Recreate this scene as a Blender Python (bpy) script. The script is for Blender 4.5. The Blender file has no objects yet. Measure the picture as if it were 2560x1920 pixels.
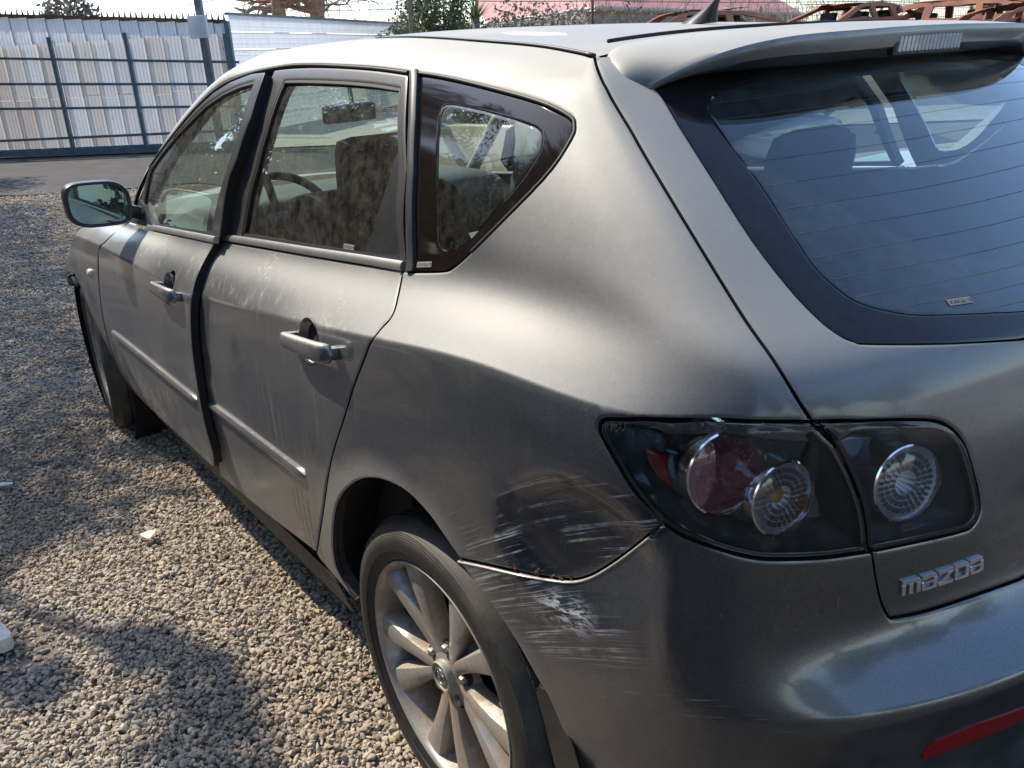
import bpy, bmesh, math, random
import numpy as np
from mathutils import Vector, Matrix, noise as mnoise
from mathutils.bvhtree import BVHTree
from mathutils.geometry import delaunay_2d_cdt
random.seed(7)
RNG = np.random.default_rng(7)
scene = bpy.context.scene
COL = scene.collection

# ------------------------------------------------------------------ camera
CAM_POS = Vector((-1.1917, 1.5079, 1.4200))
CR = [(-0.6018, -0.7971, -0.0489), (0.2580, -0.2520, 0.9327), (0.7558, -0.5487, -0.3573)]
FPX = 2171.87
cam_data = bpy.data.cameras.new('camera')
cam = bpy.data.objects.new('camera', cam_data)
COL.objects.link(cam)
_r, _u, _f = [Vector(v).normalized() for v in CR]
cam.matrix_world = Matrix(((_r.x, _u.x, -_f.x, CAM_POS.x), (_r.y, _u.y, -_f.y, CAM_POS.y),
                           (_r.z, _u.z, -_f.z, CAM_POS.z), (0, 0, 0, 1)))
cam_data.sensor_width = 36.0
cam_data.lens = FPX / 2560 * 36.0
cam_data.clip_start = 0.05
cam_data.clip_end = 900
scene.camera = cam

# ------------------------------------------------------------------ light
SUN_DIR = Vector((0.84, 0.345, 1.0)).normalized()
world = bpy.data.worlds.new('World'); scene.world = world; world.use_nodes = True
wn = world.node_tree; wn.nodes.clear()
sky = wn.nodes.new('ShaderNodeTexSky'); sky.sky_type = 'NISHITA'; sky.sun_disc = False
sky.sun_elevation = math.asin(SUN_DIR.z)
sky.sun_rotation = math.atan2(SUN_DIR.x, SUN_DIR.y)
sky.air_density = 1.0; sky.dust_density = 0.8; sky.ozone_density = 3.0
bg = wn.nodes.new('ShaderNodeBackground'); bg.inputs[1].default_value = 0.15
wo = wn.nodes.new('ShaderNodeOutputWorld')
wn.links.new(sky.outputs[0], bg.inputs[0]); wn.links.new(bg.outputs[0], wo.inputs[0])
sun_d = bpy.data.lights.new('sun', 'SUN'); sun_d.energy = 3.4; sun_d.angle = math.radians(0.6)
sun_d.color = (1.0, 0.905, 0.75)
sun = bpy.data.objects.new('sun', sun_d); COL.objects.link(sun)
sun.rotation_euler = (-SUN_DIR).to_track_quat('-Z', 'Y').to_euler()
scene.view_settings.view_transform = 'Standard'; scene.view_settings.look = 'None'
scene.view_settings.exposure = 1.02; scene.view_settings.gamma = 1.0
scene.view_settings.use_curve_mapping = False
scene.cycles.max_bounces = 10; scene.cycles.transparent_max_bounces = 24
scene.cycles.glossy_bounces = 5

# ------------------------------------------------------------------ object helpers
def link(o, parent=None):
    COL.objects.link(o)
    if parent is not None: o.parent = parent
    return o
def empty(name, loc=(0, 0, 0), rz=0.0, parent=None):
    o = bpy.data.objects.new(name, None); o.location = loc; o.rotation_euler = (0, 0, rz)
    o.empty_display_size = 0.2
    return link(o, parent)
def tag(o, label=None, cat=None, group=None, kind=None):
    if label: o['label'] = label
    if cat: o['category'] = cat
    if group: o['group'] = group
    if kind: o['kind'] = kind
    return o
def mesh_obj(name, verts, faces, mat, parent=None, smooth=True, normals=None):
    me = bpy.data.meshes.new(name)
    me.from_pydata([tuple(map(float, v)) for v in verts], [], [tuple(int(i) for i in f) for f in faces])
    me.update()
    if smooth:
        me.polygons.foreach_set('use_smooth', [True] * len(me.polygons))
    if normals is not None:
        me.normals_split_custom_set_from_vertices([tuple(map(float, n)) for n in normals])
    if mat is not None: me.materials.append(mat)
    o = bpy.data.objects.new(name, me)
    return link(o, parent)
def bm_obj(name, bm, mat, parent=None, smooth=False, angle=None):
    me = bpy.data.meshes.new(name); bm.normal_update(); bm.to_mesh(me); bm.free()
    if smooth or angle:
        me.polygons.foreach_set('use_smooth', [True] * len(me.polygons))
    if angle:
        me.update()
        try: me.set_sharp_from_angle(angle=math.radians(angle))
        except Exception: pass
    if mat is not None: me.materials.append(mat)
    return link(bpy.data.objects.new(name, me), parent)
def mirror_obj(o, parent=None, name=None):
    me = o.data; n = len(me.vertices)
    co = np.empty(n * 3); me.vertices.foreach_get('co', co); co = co.reshape(-1, 3)
    M = np.array(o.matrix_basis)
    co = co @ M[:3, :3].T + M[:3, 3]
    co[:, 1] *= -1
    faces = [list(p.vertices)[::-1] for p in me.polygons]
    return mesh_obj(name or o.name.split('.')[0], co, faces, me.materials[0] if me.materials else None,
                    parent if parent else o.parent, smooth=me.polygons[0].use_smooth)
def add_box(bm, c, s, rot=None, bevel=0.0):
    r = bmesh.ops.create_cube(bm, size=1.0)
    vs = r['verts']
    m = Matrix.Diagonal((s[0], s[1], s[2], 1))
    R = rot.to_4x4() if rot is not None else Matrix.Identity(4)
    bmesh.ops.transform(bm, matrix=Matrix.Translation(c) @ R @ m, verts=vs)
    if bevel > 0:
        es = list({e for v in vs for e in v.link_edges})
        bmesh.ops.bevel(bm, geom=es, offset=bevel, segments=2, affect='EDGES', profile=0.6)
    return vs
def add_tube(bm, pts, r, seg=8, caps=True):
    pts = [Vector(p) for p in pts]; n = len(pts)
    rs = r if hasattr(r, '__len__') else [r] * n
    rings = []
    up = Vector((0, 0, 1))
    prev = None
    for i, p in enumerate(pts):
        t = (pts[min(i + 1, n - 1)] - pts[max(i - 1, 0)]).normalized()
        if prev is None:
            a = t.cross(up)
            if a.length < 1e-3: a = t.cross(Vector((1, 0, 0)))
            a.normalize()
        else:
            a = (prev - t * prev.dot(t)).normalized()
        prev = a; b = t.cross(a)
        rings.append([bm.verts.new(p + (a * math.cos(2 * math.pi * k / seg) + b * math.sin(2 * math.pi * k / seg)) * rs[i]) for k in range(seg)])
    for i in range(n - 1):
        for k in range(seg):
            bm.faces.new((rings[i][k], rings[i][(k + 1) % seg], rings[i + 1][(k + 1) % seg], rings[i + 1][k]))
    if caps:
        bm.faces.new(rings[0][::-1]); bm.faces.new(rings[-1])
def add_lathe(bm, prof, seg=48, axis='Y', c=(0, 0, 0)):
    """prof: list of (radius, height along axis)."""
    c = Vector(c); rings = []
    for r, h in prof:
        ring = []
        for k in range(seg):
            a = 2 * math.pi * k / seg
            if axis == 'Y': v = Vector((r * math.cos(a), h, r * math.sin(a)))
            elif axis == 'Z': v = Vector((r * math.cos(a), r * math.sin(a), h))
            else: v = Vector((h, r * math.cos(a), r * math.sin(a)))
            ring.append(bm.verts.new(c + v))
        rings.append(ring)
    for i in range(len(rings) - 1):
        for k in range(seg):
            f = (rings[i][k], rings[i][(k + 1) % seg], rings[i + 1][(k + 1) % seg], rings[i + 1][k])
            bm.faces.new(f if axis != 'Y' else f)
    return rings

# ------------------------------------------------------------------ pixel ray <-> body
def px_ray(x, y):
    d = _r * ((x - 1280) / FPX) + _u * (-(y - 960) / FPX) + _f
    return d.normalized()
def on_plane(x, y, axis, val):
    d = px_ray(x, y); t = (val - CAM_POS[axis]) / d[axis]
    return CAM_POS + d * t

# ------------------------------------------------------------------ materials
def new_mat(name):
    m = bpy.data.materials.new(name); m.use_nodes = True
    nt = m.node_tree; nt.nodes.clear()
    out = nt.nodes.new('ShaderNodeOutputMaterial')
    return m, nt, out
class NT:
    def __init__(s, nt): s.nt = nt
    def n(s, kind, **kw):
        nd = s.nt.nodes.new(kind)
        for k, v in kw.items():
            if k == 'ins':
                for kk, vv in v.items(): s.set(nd, kk, vv)
            else: setattr(nd, k, v)
        return nd
    def set(s, nd, key, v):
        inp = nd.inputs[key]
        if hasattr(v, 'is_linked') or isinstance(v, bpy.types.NodeSocket): s.nt.links.new(v, inp)
        else: inp.default_value = v
    def math(s, op, a, b=None, c=None, clamp=False):
        nd = s.nt.nodes.new('ShaderNodeMath'); nd.operation = op; nd.use_clamp = clamp
        s.set(nd, 0, a)
        if b is not None: s.set(nd, 1, b)
        if c is not None: s.set(nd, 2, c)
        return nd.outputs[0]
    def noise(s, vec, scale, detail=4, rough=.55, dist=0.0):
        return s.n('ShaderNodeTexNoise', ins={'Vector': vec, 'Scale': scale, 'Detail': detail, 'Roughness': rough, 'Distortion': dist}).outputs[0]
    def ramp(s, fac, a, b, c0=(0, 0, 0, 1), c1=(1, 1, 1, 1)):
        nd = s.n('ShaderNodeValToRGB'); nd.color_ramp.elements[0].position = a; nd.color_ramp.elements[1].position = b
        nd.color_ramp.elements[0].color = c0; nd.color_ramp.elements[1].color = c1
        s.set(nd, 0, fac); return nd.outputs[0]
    def smooth(s, v, a, b):
        nd = s.n('ShaderNodeMapRange', interpolation_type='SMOOTHSTEP')
        s.set(nd, 0, v); s.set(nd, 1, a); s.set(nd, 2, b); s.set(nd, 3, 0.0); s.set(nd, 4, 1.0)
        return nd.outputs[0]
    def mixc(s, f, a, b):
        nd = s.n('ShaderNodeMix', data_type='RGBA'); s.set(nd, 0, f); s.set(nd, 6, a); s.set(nd, 7, b); return nd.outputs[2]
    def scale(s, vec, v3, loc=(0, 0, 0)):
        nd = s.n('ShaderNodeMapping'); s.set(nd, 0, vec); nd.inputs['Scale'].default_value = v3; nd.inputs['Location'].default_value = loc; return nd.outputs[0]
    def sep(s, vec):
        nd = s.n('ShaderNodeSeparateXYZ'); s.set(nd, 0, vec); return nd.outputs
    def geo_pos(s):
        return s.n('ShaderNodeTexCoord').outputs['Object']
    def bump(s, h, strength=.3, dist=.01):
        return s.n('ShaderNodeBump', ins={'Height': h, 'Strength': strength, 'Distance': dist}).outputs[0]
def c4(c): return (c[0], c[1], c[2], 1.0)
def simple(name, col, rough=.6, metal=0.0, noise_amt=.0, nscale=20, bump=0.0, coat=0.0, spec=.5, ior=1.45, sheen=0):
    m, nt, out = new_mat(name); N = NT(nt)
    p = N.n('ShaderNodeBsdfPrincipled', ins={'Base Color': c4(col), 'Roughness': rough, 'Metallic': metal, 'Coat Weight': coat, 'Specular IOR Level': spec})
    if noise_amt or bump:
        co = N.geo_pos(); nz = N.noise(co, nscale, 5, .6)
        if noise_amt:
            d = tuple(max(0, c * (1 - noise_amt)) for c in col); l = tuple(min(1, c * (1 + noise_amt)) for c in col)
            N.set(p, 'Base Color', N.ramp(nz, .3, .7, c4(d), c4(l)))
        if bump: N.set(p, 'Normal', N.bump(nz, bump, .01))
    nt.links.new(p.outputs[0], out.inputs[0]); return m

def ell_mask(N, pos, c, r, edge=.35):
    """1 inside an ellipsoid centred c with radii r, soft edge."""
    v = N.n('ShaderNodeVectorMath', operation='SUBTRACT'); N.set(v, 0, pos); v.inputs[1].default_value = c
    w = N.n('ShaderNodeVectorMath', operation='DIVIDE'); N.set(w, 0, v.outputs[0]); w.inputs[1].default_value = r
    l = N.n('ShaderNodeVectorMath', operation='LENGTH'); N.set(l, 0, w.outputs[0])
    return N.smooth(l.outputs['Value'], 1.0 + edge, 1.0 - edge)

TM_C = (.487, .88, .45); SM_C = (.76, .87, .785); SM_D = (.40, .88, .68)
PEEL_C = (.19, .41, 1.45)
def paint_material():
    m, nt, out = new_mat('silver_grey_paint'); N = NT(nt)
    pos = N.n('ShaderNodeNewGeometry').outputs['Position']
    x, y, z = N.sep(pos)[0:3]
    flake = N.n('ShaderNodeTexVoronoi', ins={'Vector': pos, 'Scale': 900.0}).outputs['Color']
    fl = N.sep(flake)[0]
    big = N.noise(pos, 2.2, 3, .5); mid = N.noise(pos, 9, 5, .6); fine = N.noise(pos, 70, 6, .7)
    base = N.mixc(fl, c4((.115, .125, .138)), c4((.185, .197, .210)))
    # dust film: general, thicker towards the sills
    low = N.smooth(z, .75, .22)
    d1 = N.math('MULTIPLY', low, N.smooth(mid, .25, .75))
    d1 = N.math('MULTIPLY', d1, .62)
    d2 = N.math('MULTIPLY', N.math('MULTIPLY', N.smooth(big, .36, .75), .22), N.math('MULTIPLY_ADD', N.math('MAXIMUM', N.smooth(x, .05, .35), N.smooth(z, .93, 1.03)), .7, .3))
    up = N.sep(N.n('ShaderNodeNewGeometry').outputs['Normal'])[2]
    d3 = N.math('MULTIPLY', N.smooth(up, .10, .85), N.math('MULTIPLY_ADD', N.smooth(z, .82, 1.02), .50, .08))
    specks = N.math('MULTIPLY', N.smooth(N.noise(pos, 260, 2, .5), .68, .76), .35)
    streak = N.noise(N.scale(pos, (26, 26, 1.6)), 3.0, 4, .6)
    st = N.math('MULTIPLY', N.smooth(streak, .53, .72), N.math('MULTIPLY', N.math('MULTIPLY', N.smooth(y, .80, .86), N.math('MULTIPLY_ADD', N.smooth(x, .05, .25), .8, .2)), .27))
    dust = N.math('ADD', N.math('ADD', d1, N.math('MULTIPLY_ADD', N.math('MAXIMUM', N.smooth(x, .05, .35), N.smooth(z, .93, 1.03)), .09, .015)), N.math('ADD', d2, N.math('ADD', d3, N.math('ADD', specks, st))), clamp=True)
    dcol = N.mixc(fine, c4((.21, .195, .175)), c4((.37, .355, .33)))
    dcol = N.mixc(N.smooth(up, .3, .95), dcol, c4((.42, .41, .37)))
    # dirty arch rim of brown road film round the rear wheel
    wx = N.math('SUBTRACT', x, .03); wz = N.math('SUBTRACT', z, .335)
    rr = N.math('SQRT', N.math('ADD', N.math('MULTIPLY', wx, wx), N.math('MULTIPLY', wz, wz)))
    am = N.math('MULTIPLY', N.smooth(N.math('ADD', rr, N.math('MULTIPLY', mid, .05)), .485, .40), N.smooth(y, .6, .8))
    am = N.math('MULTIPLY', am, .75)
    dust = N.math('MAXIMUM', dust, am)
    dust0 = dust
    # scraped areas: quarter panel corner and bumper corner (horizontal scores)
    xd = N.math('ADD', x, .42); wv = N.math('ADD', N.math('ADD', z, N.math('MULTIPLY', x, .46)), N.math('MULTIPLY', N.math('MULTIPLY', xd, xd), .45)); tilt = N.n('ShaderNodeCombineXYZ', ins={0: x, 1: y, 2: wv}).outputs[0]
    sc_v = N.scale(tilt, (4, 4, 170))
    s1 = N.noise(sc_v, 1.0, 5, .72, .15)
    s2 = N.noise(N.scale(tilt, (7, 7, 420)), 1.0, 3, .6)
    xq = N.math('ADD', x, .43); zt = N.math('ADD', z, N.math('MULTIPLY', N.math('MULTIPLY', xq, xq), 2.9))
    mA = N.math('MULTIPLY', N.math('MULTIPLY', N.smooth(N.math('ADD', x, N.math('MULTIPLY', N.smooth(mid, .3, .7), .012)), -.246, -.256), N.smooth(zt, .905, .885)), N.math('MULTIPLY', N.smooth(y, .6, .7), N.smooth(z, .60, .66)))
    dq = N.math('MAXIMUM', N.math('SUBTRACT', -.25, x), 0.0); zs_ = N.math('ADD', N.math('MULTIPLY', dq, .5), N.math('MULTIPLY', N.math('MULTIPLY', dq, dq), .7)); above = N.smooth(N.math('SUBTRACT', N.math('SUBTRACT', z, .655), zs_), -.014, .0)
    mA = N.math('MULTIPLY', N.math('MULTIPLY', mA, above), N.smooth(x, -.66, -.62))
    mA = N.math('MAXIMUM', mA, N.math('MULTIPLY', ell_mask(N, pos, (-.22, .86, .70), (.09, .14, .07), .6), .5))
    mB = ell_mask(N, pos, (-.345, .86, .652), (.155, .14, .070), .35)
    mC = ell_mask(N, pos, (-.57, .79, .605), (.12, .12, .018), .5)
    brk = N.smooth(N.noise(pos, 14, 3, .6), .38, .62)
    scr = N.math('MULTIPLY', N.smooth(s1, .545, .60), N.math('MULTIPLY', N.math('MAXIMUM', N.math('MAXIMUM', mA, mB), mC), brk))
    scr2 = N.math('MULTIPLY', N.smooth(s2, .58, .64), mB)
    patch = N.math('MULTIPLY', N.smooth(N.noise(N.scale(pos, (20, 20, 60)), 1.0, 6, .75), .48, .54), ell_mask(N, pos, (-.39, .86, .672), (.05, .1, .028), .5))
    scr = N.math('MAXIMUM', N.math('MAXIMUM', scr, N.math('MULTIPLY', scr2, .7)), patch)
    # small chips everywhere
    chips = N.math('MULTIPLY', N.smooth(N.noise(N.scale(pos, (60, 60, 60)), 1.0, 2, .5), .80, .82), .8)
    hair = N.math('MULTIPLY', N.smooth(N.noise(N.scale(pos, (3, 3, 260), (4, 1, 2)), 1.0, 4, .7), .73, .76), .4)
    scr = N.math('MAXIMUM', scr, N.math('MAXIMUM', chips, hair))
    # dark reflection of the dent put into the base colour; rubbed bumper darker too
    darkz = N.math('MAXIMUM', N.math('MULTIPLY', mA, .82), N.math('MULTIPLY', mB, .45))
    dust = N.math('MULTIPLY', dust, N.math('SUBTRACT', 1.0, darkz))
    base = N.mixc(darkz, base, c4((.034, .042, .060)))
    col = N.mixc(dust, base, dcol)
    col = N.mixc(scr, col, c4((.42, .44, .46)))
    # tyre print, hand smears and drips on the rear door
    sx_ = N.math('ADD', x, N.math('MULTIPLY', z, .18))
    stripes = N.smooth(N.math('SINE', N.math('MULTIPLY', sx_, 235.0)), .05, .5)
    dots = N.smooth(N.noise(N.scale(pos, (40, 40, 230)), 1.0, 2, .5), .38, .5)
    tm = N.math('MULTIPLY', N.math('MULTIPLY', stripes, dots), ell_mask(N, pos, TM_C, (.055, .1, .10), .25))
    sm1 = N.math('MULTIPLY', ell_mask(N, pos, SM_C, (.035, .1, .042), .5), N.smooth(mid, .35, .6))
    sm2 = N.math('MULTIPLY', ell_mask(N, pos, SM_D, (.05, .1, .06), .5), N.smooth(N.noise(N.scale(pos, (40, 40, 14)), 1.0, 4, .6), .55, .62))
    dk = N.math('MAXIMUM', N.math('MULTIPLY', tm, .92), N.math('MAXIMUM', N.math('MULTIPLY', sm1, .75), N.math('MULTIPLY', sm2, .8)))
    col = N.mixc(dk, col, c4((.05, .045, .04)))
    arc = N.noise(N.scale(pos, (34, 34, 90)), 1.0, 4, .7, 1.5)
    chalk = N.math('MULTIPLY', N.smooth(arc, .55, .64), N.math('MAXIMUM', ell_mask(N, pos, (.67, .84, 1.0), (.06, .1, .035), .5), ell_mask(N, pos, (.27, .85, .985), (.04, .1, .03), .5)))
    col = N.mixc(N.math('MULTIPLY', chalk, .5), col, c4((.55, .55, .53)))
    # peeled clear coat on roof
    peel = N.math('MULTIPLY', N.smooth(N.math('ADD', N.noise(pos, 22, 5, .7), N.math('MULTIPLY', ell_mask(N, pos, PEEL_C, (.10, .036, .1), .4), .55)), .84, .85), N.smooth(z, 1.30, 1.40))
    col = N.mixc(peel, col, c4((.72, .72, .70)))
    metal = N.math('MULTIPLY', N.math('SUBTRACT', 1.0, N.math('MAXIMUM', N.math('MAXIMUM', dust, scr), peel)), .86)
    rough = N.math('ADD', N.math('MULTIPLY_ADD', N.smooth(z, .84, 1.05), .12, .27), N.math('MULTIPLY', dust, .35))
    fade = N.math('MULTIPLY', N.smooth(N.noise(pos, 4, 6, .65), .52, .70), .12)
    rough = N.math('ADD', rough, fade)
    cw = N.math('SUBTRACT', 1.0, N.math('MULTIPLY', N.math('MAXIMUM', dust, scr), 1.2), clamp=True)
    crough = N.math('ADD', .04, N.math('MULTIPLY', N.math('ADD', fade, dust), .4))
    b = N.bump(N.math('ADD', fine, N.math('MULTIPLY', scr, .5)), .05, .002)
    p = N.n('ShaderNodeBsdfPrincipled', ins={'Base Color': col, 'Metallic': metal, 'Roughness': rough, 'Coat Weight': cw, 'Coat Roughness': crough, 'Normal': b})
    nt.links.new(p.outputs[0], out.inputs[0]); return m

def glass_material(name, tint, dustamt=.1, dustcol=(.42, .40, .35), gloss=1.0, dscale=30):
    m, nt, out = new_mat(name); N = NT(nt)
    pos = N.n('ShaderNodeNewGeometry').outputs['Position']
    tr = N.n('ShaderNodeBsdfTransparent', ins={'Color': c4(tint)})
    gl = N.n('ShaderNodeBsdfGlossy', ins={'Color': (1, 1, 1, 1), 'Roughness': .01})
    lw = N.n('ShaderNodeFresnel', ins={'IOR': 1.5})
    fr = N.math('MULTIPLY', lw.outputs[0], 1.35 * gloss, clamp=True)
    mx = N.n('ShaderNodeMixShader'); N.set(mx, 0, fr); nt.links.new(tr.outputs[0], mx.inputs[1]); nt.links.new(gl.outputs[0], mx.inputs[2])
    df = N.n('ShaderNodeBsdfDiffuse', ins={'Color': c4(dustcol)})
    n1 = N.noise(pos, dscale, 6, .65); n2 = N.noise(N.scale(pos, (30, 30, 5)), 2, 4, .6); n3 = N.smooth(N.noise(pos, 240, 2, .5), .62, .75)
    d = N.math('MULTIPLY', N.math('ADD', N.math('ADD', N.smooth(n1, .2, .9), N.math('MULTIPLY', N.smooth(n2, .3, .9), .2)), N.math('MULTIPLY', n3, .8)), dustamt, clamp=True)
    m2 = N.n('ShaderNodeMixShader'); N.set(m2, 0, d); nt.links.new(mx.outputs[0], m2.inputs[1]); nt.links.new(df.outputs[0], m2.inputs[2])
    nt.links.new(m2.outputs[0], out.inputs[0]); return m

PAINT = paint_material()
GAPB = simple('gap_black', (.006, .006, .007), .8)
TRIM = simple('black_trim', (.02, .02, .021), .42, noise_amt=.3, nscale=60)
TRIMG = simple('weathered_grey_trim', (.045, .045, .046), .42, .1, noise_amt=.25, nscale=14, coat=.15)
BELTM = simple('belt_strip_grey', (.30, .30, .28), .35, .5, noise_amt=.12, nscale=30)
RUBBER = simple('seal_rubber', (.014, .014, .015), .55)
FRIT = simple('black_frit_glass', (.012, .0085, .008), .06, noise_amt=.2, nscale=90)
FRITR = simple('rear_frit_glass', (.010, .010, .013), .06, noise_amt=.35, nscale=70)
GLASS_S = glass_material('side_window_glass', (.62, .72, .64), .15)
GLASS_Q = glass_material('quarter_glass', (.60, .72, .66), .075, dscale=60)
GLASS_R = glass_material('rear_window_glass', (.52, .67, .67), .10, (.27, .37, .41), 1.5)  # dust coloured blue to carry the sky haze on the pane
GLASS_W = glass_material('windscreen_glass', (.80, .87, .84), .03)
# ================================================================== the yard
def soil_material():
    m, nt, out = new_mat('sandy_soil'); N = NT(nt); pos = N.n('ShaderNodeNewGeometry').outputs['Position']
    a = N.noise(pos, 1.6, 5, .6); b = N.noise(pos, 35, 8, .7); c = N.noise(pos, 160, 6, .7)
    col = N.mixc(N.smooth(a, .35, .65), c4((.155, .125, .105)), c4((.27, .19, .125)))
    col = N.mixc(b, col, c4((.30, .26, .22)))
    col = N.mixc(N.math('MULTIPLY', N.smooth(c, .4, .7), .6), col, c4((.10, .09, .08)))
    xx = N.sep(pos)[0]; dk = N.math('MULTIPLY', N.smooth(N.math('ADD', xx, N.math('MULTIPLY', a, .6)), .15, -.6), N.smooth(xx, -9.0, -7.0)); col = N.mixc(dk, col, c4((.045, .038, .032)))  # ground behind the camera coloured dark in place of shade
    h = N.math('ADD', N.math('MULTIPLY', b, .6), N.math('MULTIPLY', c, .4))
    p = N.n('ShaderNodeBsdfPrincipled', ins={'Base Color': col, 'Roughness': .95, 'Normal': N.bump(h, .8, .02), 'Specular IOR Level': .2})
    nt.links.new(p.outputs[0], out.inputs[0]); return m
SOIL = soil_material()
n = 90; V = []; F = []
gx = np.concatenate([np.linspace(-300, -12, 8), np.linspace(-10, 26, 90), np.linspace(30, 500, 12)]); gy = np.concatenate([np.linspace(-400, -30, 8), np.linspace(-25, 12, 90), np.linspace(15, 300, 8)])
for x in gx:
    for y in gy: V.append((x, y, .018*mnoise.noise(Vector((x*.8, y*.8, 0))) - .008 if abs(x) < 26 and abs(y) < 25 else -.01))
F = [(i*len(gy)+j, (i+1)*len(gy)+j, (i+1)*len(gy)+j+1, i*len(gy)+j+1) for i in range(len(gx)-1) for j in range(len(gy)-1)]
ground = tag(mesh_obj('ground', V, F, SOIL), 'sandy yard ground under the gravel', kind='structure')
# asphalt strip in front of the gate
def pz(x, y, z): return on_plane(x, y, 2, z)
ASPH = simple('worn_asphalt', (.045, .043, .045), .9, noise_amt=.35, nscale=3, bump=.4)
g0 = pz(0, 398, 0); g1 = pz(378, 383, 0); gd = (g1-g0).normalized()            # foot of the gate
gn = Vector((gd.y, -gd.x, 0));  gn = gn if gn.x < 0 else -gn                       # towards the camera
def GP(s, d=0, z=0): return g0 + gd*s + gn*d + Vector((0, 0, z))
a_ = [GP(-8, .6), GP(16, .6), GP(16, 5.0), GP(-8, 5.4)]
V = []; F = []
for i in range(25):
    for j in range(9):
        s = -8+i; d0 = .3; d1 = 4.9 + .35*math.sin(i*1.7) + .2*math.sin(i*3.1)
        p = GP(s, d0+(d1-d0)*j/8); V.append((p.x, p.y, .020 + .004*mnoise.noise(p*.7)))
F = [(i*9+j, (i+1)*9+j, (i+1)*9+j+1, i*9+j+1) for i in range(24) for j in range(8)]
tag(mesh_obj('asphalt_strip', V, F, ASPH), kind='structure')
ROADM = simple('pale_concrete_road', (.38, .35, .31), .9, noise_amt=.12, nscale=2)
V = [GP(-60, 0.1, .026), GP(80, 0.1, .026), GP(80, -9, .026), GP(-60, -9, .026)]
tag(mesh_obj('road_beyond_gate', V, [(0, 1, 2, 3)], ROADM), kind='structure')

# ---- gravel: individual pebbles scattered with geometry nodes
def pebble_material():
    m, nt, out = new_mat('river_pebble'); N = NT(nt); pos = N.n('ShaderNodeNewGeometry').outputs['Position']
    rnd = N.n('ShaderNodeObjectInfo').outputs['Random']
    r1 = N.n('ShaderNodeValToRGB'); cr = r1.color_ramp; N.set(r1, 0, rnd)
    cols = [(0, (.22,.185,.14)), (.2, (.36,.31,.24)), (.4, (.46,.39,.30)), (.55, (.30,.27,.235)), (.72, (.54,.46,.355)), (.88, (.40,.30,.20)), (1, (.62,.55,.44))]
    cr.elements[0].position = 0; cr.elements[0].color = c4(cols[0][1]); cr.elements[1].position = 1; cr.elements[1].color = c4(cols[-1][1])
    for p_, c_ in cols[1:-1]: e = cr.elements.new(p_); e.color = c4(c_)
    nz = N.noise(pos, 220, 5, .65); big = N.noise(pos, 1.1, 3, .5)
    col = N.mixc(N.math('MULTIPLY', N.smooth(nz, .3, .8), .5), r1.outputs[0], c4((.34, .30, .26)))
    col = N.mixc(N.math('MULTIPLY', N.smooth(big, .45, .65), .35), col, c4((.30, .21, .14)))
    p = N.n('ShaderNodeBsdfPrincipled', ins={'Base Color': col, 'Roughness': .85, 'Normal': N.bump(nz, .35, .002), 'Specular IOR Level': .3})
    nt.links.new(p.outputs[0], out.inputs[0]); return m
PEB = pebble_material()
peb_col = bpy.data.collections.new('pebble_shapes')
for k in range(10):
    bm = bmesh.new(); bmesh.ops.create_icosphere(bm, subdivisions=3, radius=1.0)
    sd = Vector((k*7.3, k*2.1, k))
    fl = [(1, .75, .42), (1, .85, .5), (1, .6, .40), (1, .9, .6), (1, .7, .32)][k % 5]
    planes = [Vector(RNG.normal(size=3)).normalized() for _ in range(9)]
    for v in bm.verts:
        d = v.co.normalized(); r = 1 + .22*mnoise.noise(d*1.3+sd)
        co = d*r
        for pn in planes:
            e = co.dot(pn) - .66
            if e > 0: co -= pn*e*.97
        v.co = Vector((co.x*fl[0], co.y*fl[1], co.z*fl[2]))
    me = bpy.data.meshes.new('pebble'); bm.to_mesh(me); bm.free(); me.materials.append(PEB)
    me.polygons.foreach_set('use_smooth', [True]*len(me.polygons)); me.update(); me.set_sharp_from_angle(angle=math.radians(24))
    peb_col.objects.link(bpy.data.objects.new('pebble', me))
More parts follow.
